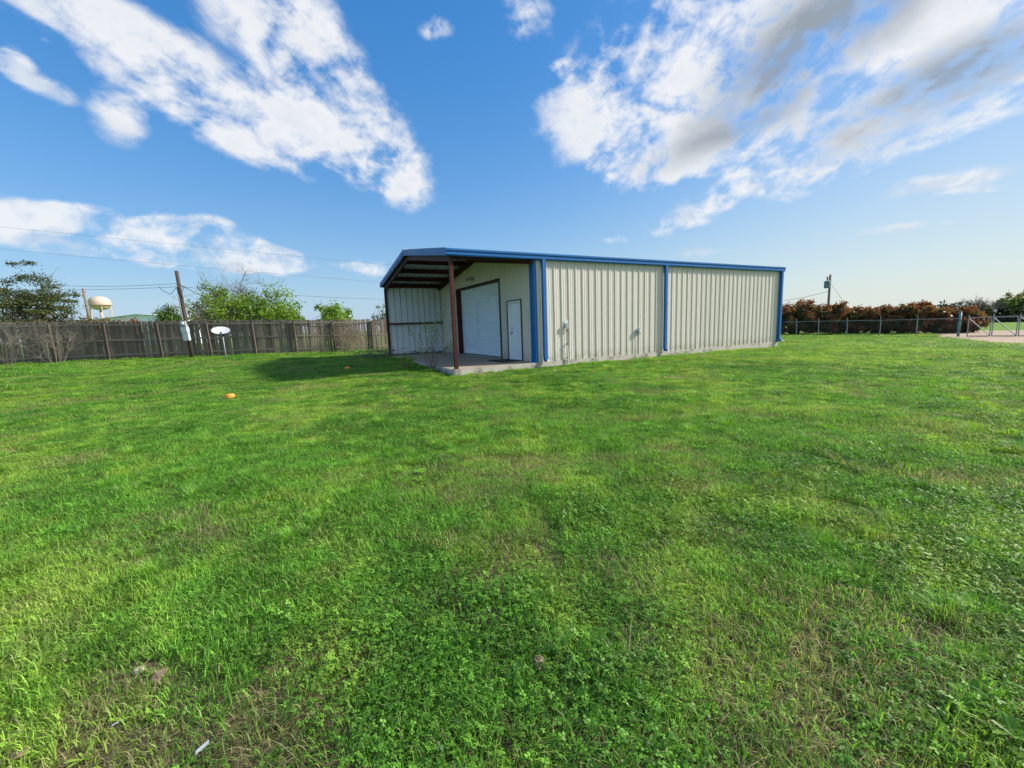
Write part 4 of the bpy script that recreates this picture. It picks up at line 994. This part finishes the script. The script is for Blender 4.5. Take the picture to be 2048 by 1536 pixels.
def blades(r_, n, size, h, w, lean, dry, tlo=0, thi=1, centre=None, flat=0.0):
    if centre is None: b = (r_.random((n, 2)) - .5) * size
    else: b = r_.normal(size=(n, 2)) * centre
    an = r_.random(n) * 2 * np.pi if centre is None else np.arctan2(b[:, 1], b[:, 0]) + r_.normal(size=n) * .5
    hh = h * (.45 + .9 * r_.random(n)); ln = np.abs(lean * (.4 + 1.0 * r_.random(n))); ww = w * (.6 + .8 * r_.random(n))
    dx, dy = np.cos(an), np.sin(an); wa = an + np.pi / 2 + r_.normal(size=n) * .5; wx, wy = np.cos(wa) * ww / 2, np.sin(wa) * ww / 2
    z0 = np.full(n, -.012); up = hh * (1 - flat)
    m1 = (b[:, 0] + dx * hh * ln * .35, b[:, 1] + dy * hh * ln * .35, up * .58); tp = (b[:, 0] + dx * hh * ln, b[:, 1] + dy * hh * ln, up * np.clip(1.0 - .28 * ln * ln, .35, 1))
    V = np.stack([np.stack([b[:, 0] - wx, b[:, 1] - wy, z0], 1), np.stack([b[:, 0] + wx, b[:, 1] + wy, z0], 1), np.stack([m1[0] + wx * .85, m1[1] + wy * .85, m1[2]], 1), np.stack([m1[0] - wx * .85, m1[1] - wy * .85, m1[2]], 1), np.stack(tp, 1)], 1)
    t = np.stack([tlo + (thi - tlo) * r_.random(n) ** 1.15, (r_.random(n) < dry).astype(float) * (.6 + .4 * r_.random(n)), np.zeros(n)], 1)
    i = np.arange(n)[:, None] * 5; return V.reshape(-1, 3), i + np.array([[0, 1, 2, 3]]), i + np.array([[3, 2, 4]]), t.repeat(5, 0)
def clover(r_, n, size, h, leaf, tlo, thi, flowers=0):
    c = (r_.random((n, 2)) - .5) * size; z = h * (.35 + .75 * r_.random(n)); a0 = r_.random(n) * 6.28; Vs = []; T = []
    tl = r_.normal(size=(n, 2)) * .35; t = tlo + (thi - tlo) * r_.random(n); s = leaf * (.65 + .7 * r_.random(n))
    for j in range(3):
        a_ = a0 + j * 2.094; ex, ey = np.cos(a_), np.sin(a_); px, py = -ey, ex
        def P(u, v):
            x = c[:, 0] + (ex * u + px * v) * s; y = c[:, 1] + (ey * u + py * v) * s; return np.stack([x, y, z + ((x - c[:, 0]) * tl[:, 0] + (y - c[:, 1]) * tl[:, 1]) - .12 * s * u * u], 1)
        Vs.append(np.stack([P(.04, 0), P(.55, -.44), P(1.05, -.26), P(1.05, .26), P(.55, .44)], 1)); T.append(np.stack([t, 0 * t, 0 * t], 1))
    V = np.concatenate(Vs).reshape(-1, 3); T = np.concatenate(T).repeat(5, 0)
    if flowers:
        k_ = n * 3; sel = r_.choice(n, flowers, replace=False); T = T.copy()
        for f in sel:
            for j in range(3): q = (j * n + f) * 5; T[q:q + 5, 2] = 1; V[q:q + 5, 2] += .012
    return V, np.arange(n * 3 * 5).reshape(-1, 5), T
def join(parts):
    V = []; T = []; by = {}; o = 0
    for p in parts:
        v, fs, t = p[0], p[1:-1], p[-1]
        for f in fs: by.setdefault(f.shape[1], []).append(f + o)
        V.append(v); T.append(t); o += len(v)
    return np.concatenate(V), [np.concatenate(by[k]) for k in sorted(by)], np.concatenate(T)
def rosette(r_, n, size, L):
    Vs = []; T = []
    for i in range(n):
        c = (r_.random(2) - .5) * size; m_ = r_.integers(6, 11); t = .35 + .65 * r_.random()
        for j in range(m_):
            a_ = 6.28 * j / m_ + r_.normal() * .25; l = L * (.55 + .6 * r_.random()); w = l * (.13 + .06 * r_.random()); e = np.array([math.cos(a_), math.sin(a_)]); p = np.array([-e[1], e[0]]); z1 = l * (.25 + .45 * r_.random())
            q = [(c - p * w * .2, .005), (c + p * w * .2, .005), (c + e * l * .55 + p * w, z1 * .8), (c + e * l * .85 + p * w * .7, z1), (c + e * l, z1 * .95), (c + e * l * .85 - p * w * .7, z1), (c + e * l * .55 - p * w, z1 * .8)]
            Vs.append([(x[0], x[1], z) for x, z in q]); T += [(t, 0, 0)] * 7
    V = np.array(Vs).reshape(-1, 3); return V, np.arange(len(V)).reshape(-1, 7), np.array(T)
src = bpy.data.collections.new('lawn_pieces')
PIECES = []
def piece(parts):
    V, F, T = join(parts); o = bpy.data.objects.new('lawn_piece_%02d' % len(PIECES), polymesh('lawn_piece', V, F, 'grass', T)); src.objects.link(o); PIECES.append(o)
for i in range(3):   # 0-2 mown grass
    r_ = np.random.default_rng(100 + i); piece([blades(r_, 1500, .58, .043, .0037, .9, .04, .1, 1), blades(r_, 90, .58, .030, .003, 1.2, .9), clover(r_, 110, .58, .032, .009, .2, .9)])
for i in range(3):   # 3-5 clover mats
    r_ = np.random.default_rng(110 + i); piece([clover(r_, 560, .56, .046, .0095, .0, .7), blades(r_, 620, .56, .052, .0036, .75, .04, 0, .7)])
for i in range(2):   # 6-7 thin dry places
    r_ = np.random.default_rng(120 + i); piece([blades(r_, 420, .56, .048, .003, 1.2, .75), blades(r_, 240, .56, .05, .0034, .8, .05), blades(r_, 160, .56, .06, .0028, 2.6, 1.0, flat=.7)])
for i in range(2):   # 8-9 tufts of longer grass
    r_ = np.random.default_rng(130 + i); piece([blades(r_, 230, .4, .125, .0038, .75, .05, .35, 1, centre=.05), blades(r_, 120, .4, .09, .0034, .9, .15, centre=.08)])
for i in range(2):   # 10-11 broad leaved weeds
    r_ = np.random.default_rng(140 + i); piece([rosette(r_, 3, .4, .075)])
def lawn():
    r_ = np.random.default_rng(42); P = []; Ix = []; Ro = []; Sc = []
    for (step, r0, r1, sxy, sz) in ((.28, 0, 11, 1.05, 1.0), (.38, 11, 24, 1.45, 1.05), (.8, 24, 52, 3.0, 1.35)):
        n = int(r1 / step) + 2; gx_, gy_ = np.meshgrid(np.arange(-n, n), np.arange(-2, n)); x = (gx_ + r_.random(gx_.shape) * .95).ravel() * step; y = (gy_ + r_.random(gx_.shape) * .95).ravel() * step
        rr_ = np.hypot(x, y); ok = (rr_ >= r0) & (rr_ < r1) & ((np.abs(np.arctan2(x, y)) < R(68)) | (rr_ < 2.2)); x, y = x[ok], y[ok]
        lx, ly = to_local(x, y); ok = ~((lx > -BD + .05) & (lx < BL - .1) & (ly > .08) & (ly < BW - .1)); x, y = x[ok], y[ok]
        ok = ~((x < -5) & (y > np.array([fy(q) for q in x]) + .3)) ; x, y = x[ok], y[ok]
        def inside(cx, cy, w, h, rz, mrg):
            ca, sa = math.cos(rz), math.sin(rz); a_ = (x - cx) * ca + (y - cy) * sa; b = -(x - cx) * sa + (y - cy) * ca; return (np.abs(a_) < w / 2 - mrg) & (np.abs(b) < h / 2 - mrg)
        ok = ~(inside(33.0, 26.2, 8.5, 34, R(-38), .6) | inside(23.2, 15.9, 4.6, 9.0, R(-52), .5)); x, y = x[ok], y[ok]
        cl = .6 * fbm(x * .42 + 3, y * .42, 1) + .4 * fbm(x * 1.3, y * 1.3, 21) + .08 * S((x + .5) / 4) * S((8 - y) / 6) ; dr = fbm(x * 1.1, y * 1.4 + 11, 4) + .03 * S(-x / 6); u = r_.random(len(x))
        ix = r_.integers(0, 3, len(x)); ix = np.where((cl > .495) & (u < .75), 3 + r_.integers(0, 3, len(x)), ix); ix = np.where((dr > .605) & (u < .8), 6 + r_.integers(0, 2, len(x)), ix)
        sc = .85 + .35 * r_.random(len(x)); z = G(x, y)
        P.append(np.stack([x, y, z], 1)); Ix.append(ix); Ro.append(np.stack([r_.normal(size=len(x)) * .05, r_.normal(size=len(x)) * .05, r_.random(len(x)) * 6.28], 1)); hz_ = sz * (.40 + 1.25 * fbm(x * 2.2, y * 2.2, 7)) ; Sc.append(np.stack([sc * sxy, sc * sxy, sc * hz_], 1))
        tf = fbm(x * .5 + 9, y * .5, 12); sel = (r_.random(len(x)) < .26 * S((tf - .42) / .15)) & (r1 < 30)
        if sel.any():
            xs, ys = x[sel] + r_.normal(size=sel.sum()) * .1, y[sel] + r_.normal(size=sel.sum()) * .1; k_ = len(xs)
            P.append(np.stack([xs, ys, G(xs, ys)], 1)); Ix.append(8 + r_.integers(0, 2, k_)); Ro.append(np.stack([r_.normal(size=k_) * .1, r_.normal(size=k_) * .1, r_.random(k_) * 6.28], 1)); s_ = .45 + .5 * r_.random(k_); Sc.append(np.stack([s_] * 3, 1))
        sel = r_.random(len(x)) < (.02 + .16 * S((x + .2) / 2.5) * S((5 - y) / 4)) * (r1 < 12)
        if sel.any():
            xs, ys = x[sel], y[sel]; k_ = len(xs)
            P.append(np.stack([xs, ys, G(xs, ys) + .02], 1)); Ix.append(10 + r_.integers(0, 2, k_)); Ro.append(np.stack([r_.normal(size=k_) * .1, r_.normal(size=k_) * .1, r_.random(k_) * 6.28], 1)); s_ = .6 + .6 * r_.random(k_); Sc.append(np.stack([s_] * 3, 1))
    # longer untrimmed fringe along the foundation and the fence
    fx, fyy = [], []
    for a_ in np.arange(-BD - .1, BL + .2, .10):
        if r_.random() < .30 + .5 * S((fbm(np.array([a_ * .9]), np.array([3.3]), 31)[0] - .4) / .2): p_ = BO + BU * a_ + BV * (-.10 - .10 * r_.random()); fx.append(p_.x); fyy.append(p_.y)
    for a_ in np.arange(0, BW, .10):
        if r_.random() < .6: p_ = BO + BU * (-BD - .13 - .08 * r_.random()) + BV * a_; fx.append(p_.x); fyy.append(p_.y)
    for a_ in np.arange(-32, -7, .12):
        if r_.random() < .7: fx.append(a_); fyy.append(fy(a_) - .08 - .12 * r_.random())
    fx, fyy = np.array(fx), np.array(fyy); k_ = len(fx)
    P.append(np.stack([fx, fyy, G(fx, fyy)], 1)); Ix.append(8 + r_.integers(0, 2, k_)); Ro.append(np.stack([np.zeros(k_), np.zeros(k_), r_.random(k_) * 6.28], 1)); s_ = .45 + .55 * r_.random(k_); Sc.append(np.stack([s_, s_, s_], 1))
    P = np.concatenate(P); me = bpy.data.meshes.new('grass'); me.vertices.add(len(P)); me.vertices.foreach_set('co', P.astype(np.float32).ravel())
    a_ = me.attributes.new('pick', 'INT', 'POINT'); a_.data.foreach_set('value', np.concatenate(Ix).astype(np.int32))
    a_ = me.attributes.new('turn', 'FLOAT_VECTOR', 'POINT'); a_.data.foreach_set('vector', np.concatenate(Ro).astype(np.float32).ravel())
    a_ = me.attributes.new('size', 'FLOAT_VECTOR', 'POINT'); a_.data.foreach_set('vector', np.concatenate(Sc).astype(np.float32).ravel())
    o = obj('grass', me); tag(o, 'short mown lawn of green grass, clover and dry patches', 'grass', kind='stuff')
    ng = bpy.data.node_groups.new('lawn', 'GeometryNodeTree'); ng.interface.new_socket('Geometry', in_out='INPUT', socket_type='NodeSocketGeometry'); ng.interface.new_socket('Geometry', in_out='OUTPUT', socket_type='NodeSocketGeometry')
    gi = ng.nodes.new('NodeGroupInput'); go = ng.nodes.new('NodeGroupOutput'); ip = ng.nodes.new('GeometryNodeInstanceOnPoints'); ci = ng.nodes.new('GeometryNodeCollectionInfo')
    ci.inputs['Collection'].default_value = src; ci.inputs['Separate Children'].default_value = True; ci.inputs['Reset Children'].default_value = True
    def na(nm, ty): n_ = ng.nodes.new('GeometryNodeInputNamedAttribute'); n_.data_type = ty; n_.inputs['Name'].default_value = nm; return n_.outputs['Attribute']
    L = ng.links.new; L(gi.outputs[0], ip.inputs['Points']); L(ci.outputs[0], ip.inputs['Instance']); ip.inputs['Pick Instance'].default_value = True
    L(na('pick', 'INT'), ip.inputs['Instance Index']); L(na('turn', 'FLOAT_VECTOR'), ip.inputs['Rotation']); L(na('size', 'FLOAT_VECTOR'), ip.inputs['Scale']); L(ip.outputs[0], go.inputs[0])
    md = o.modifiers.new('lawn', 'NODES'); md.node_group = ng
    print('lawn pieces', len(P))
lawn()
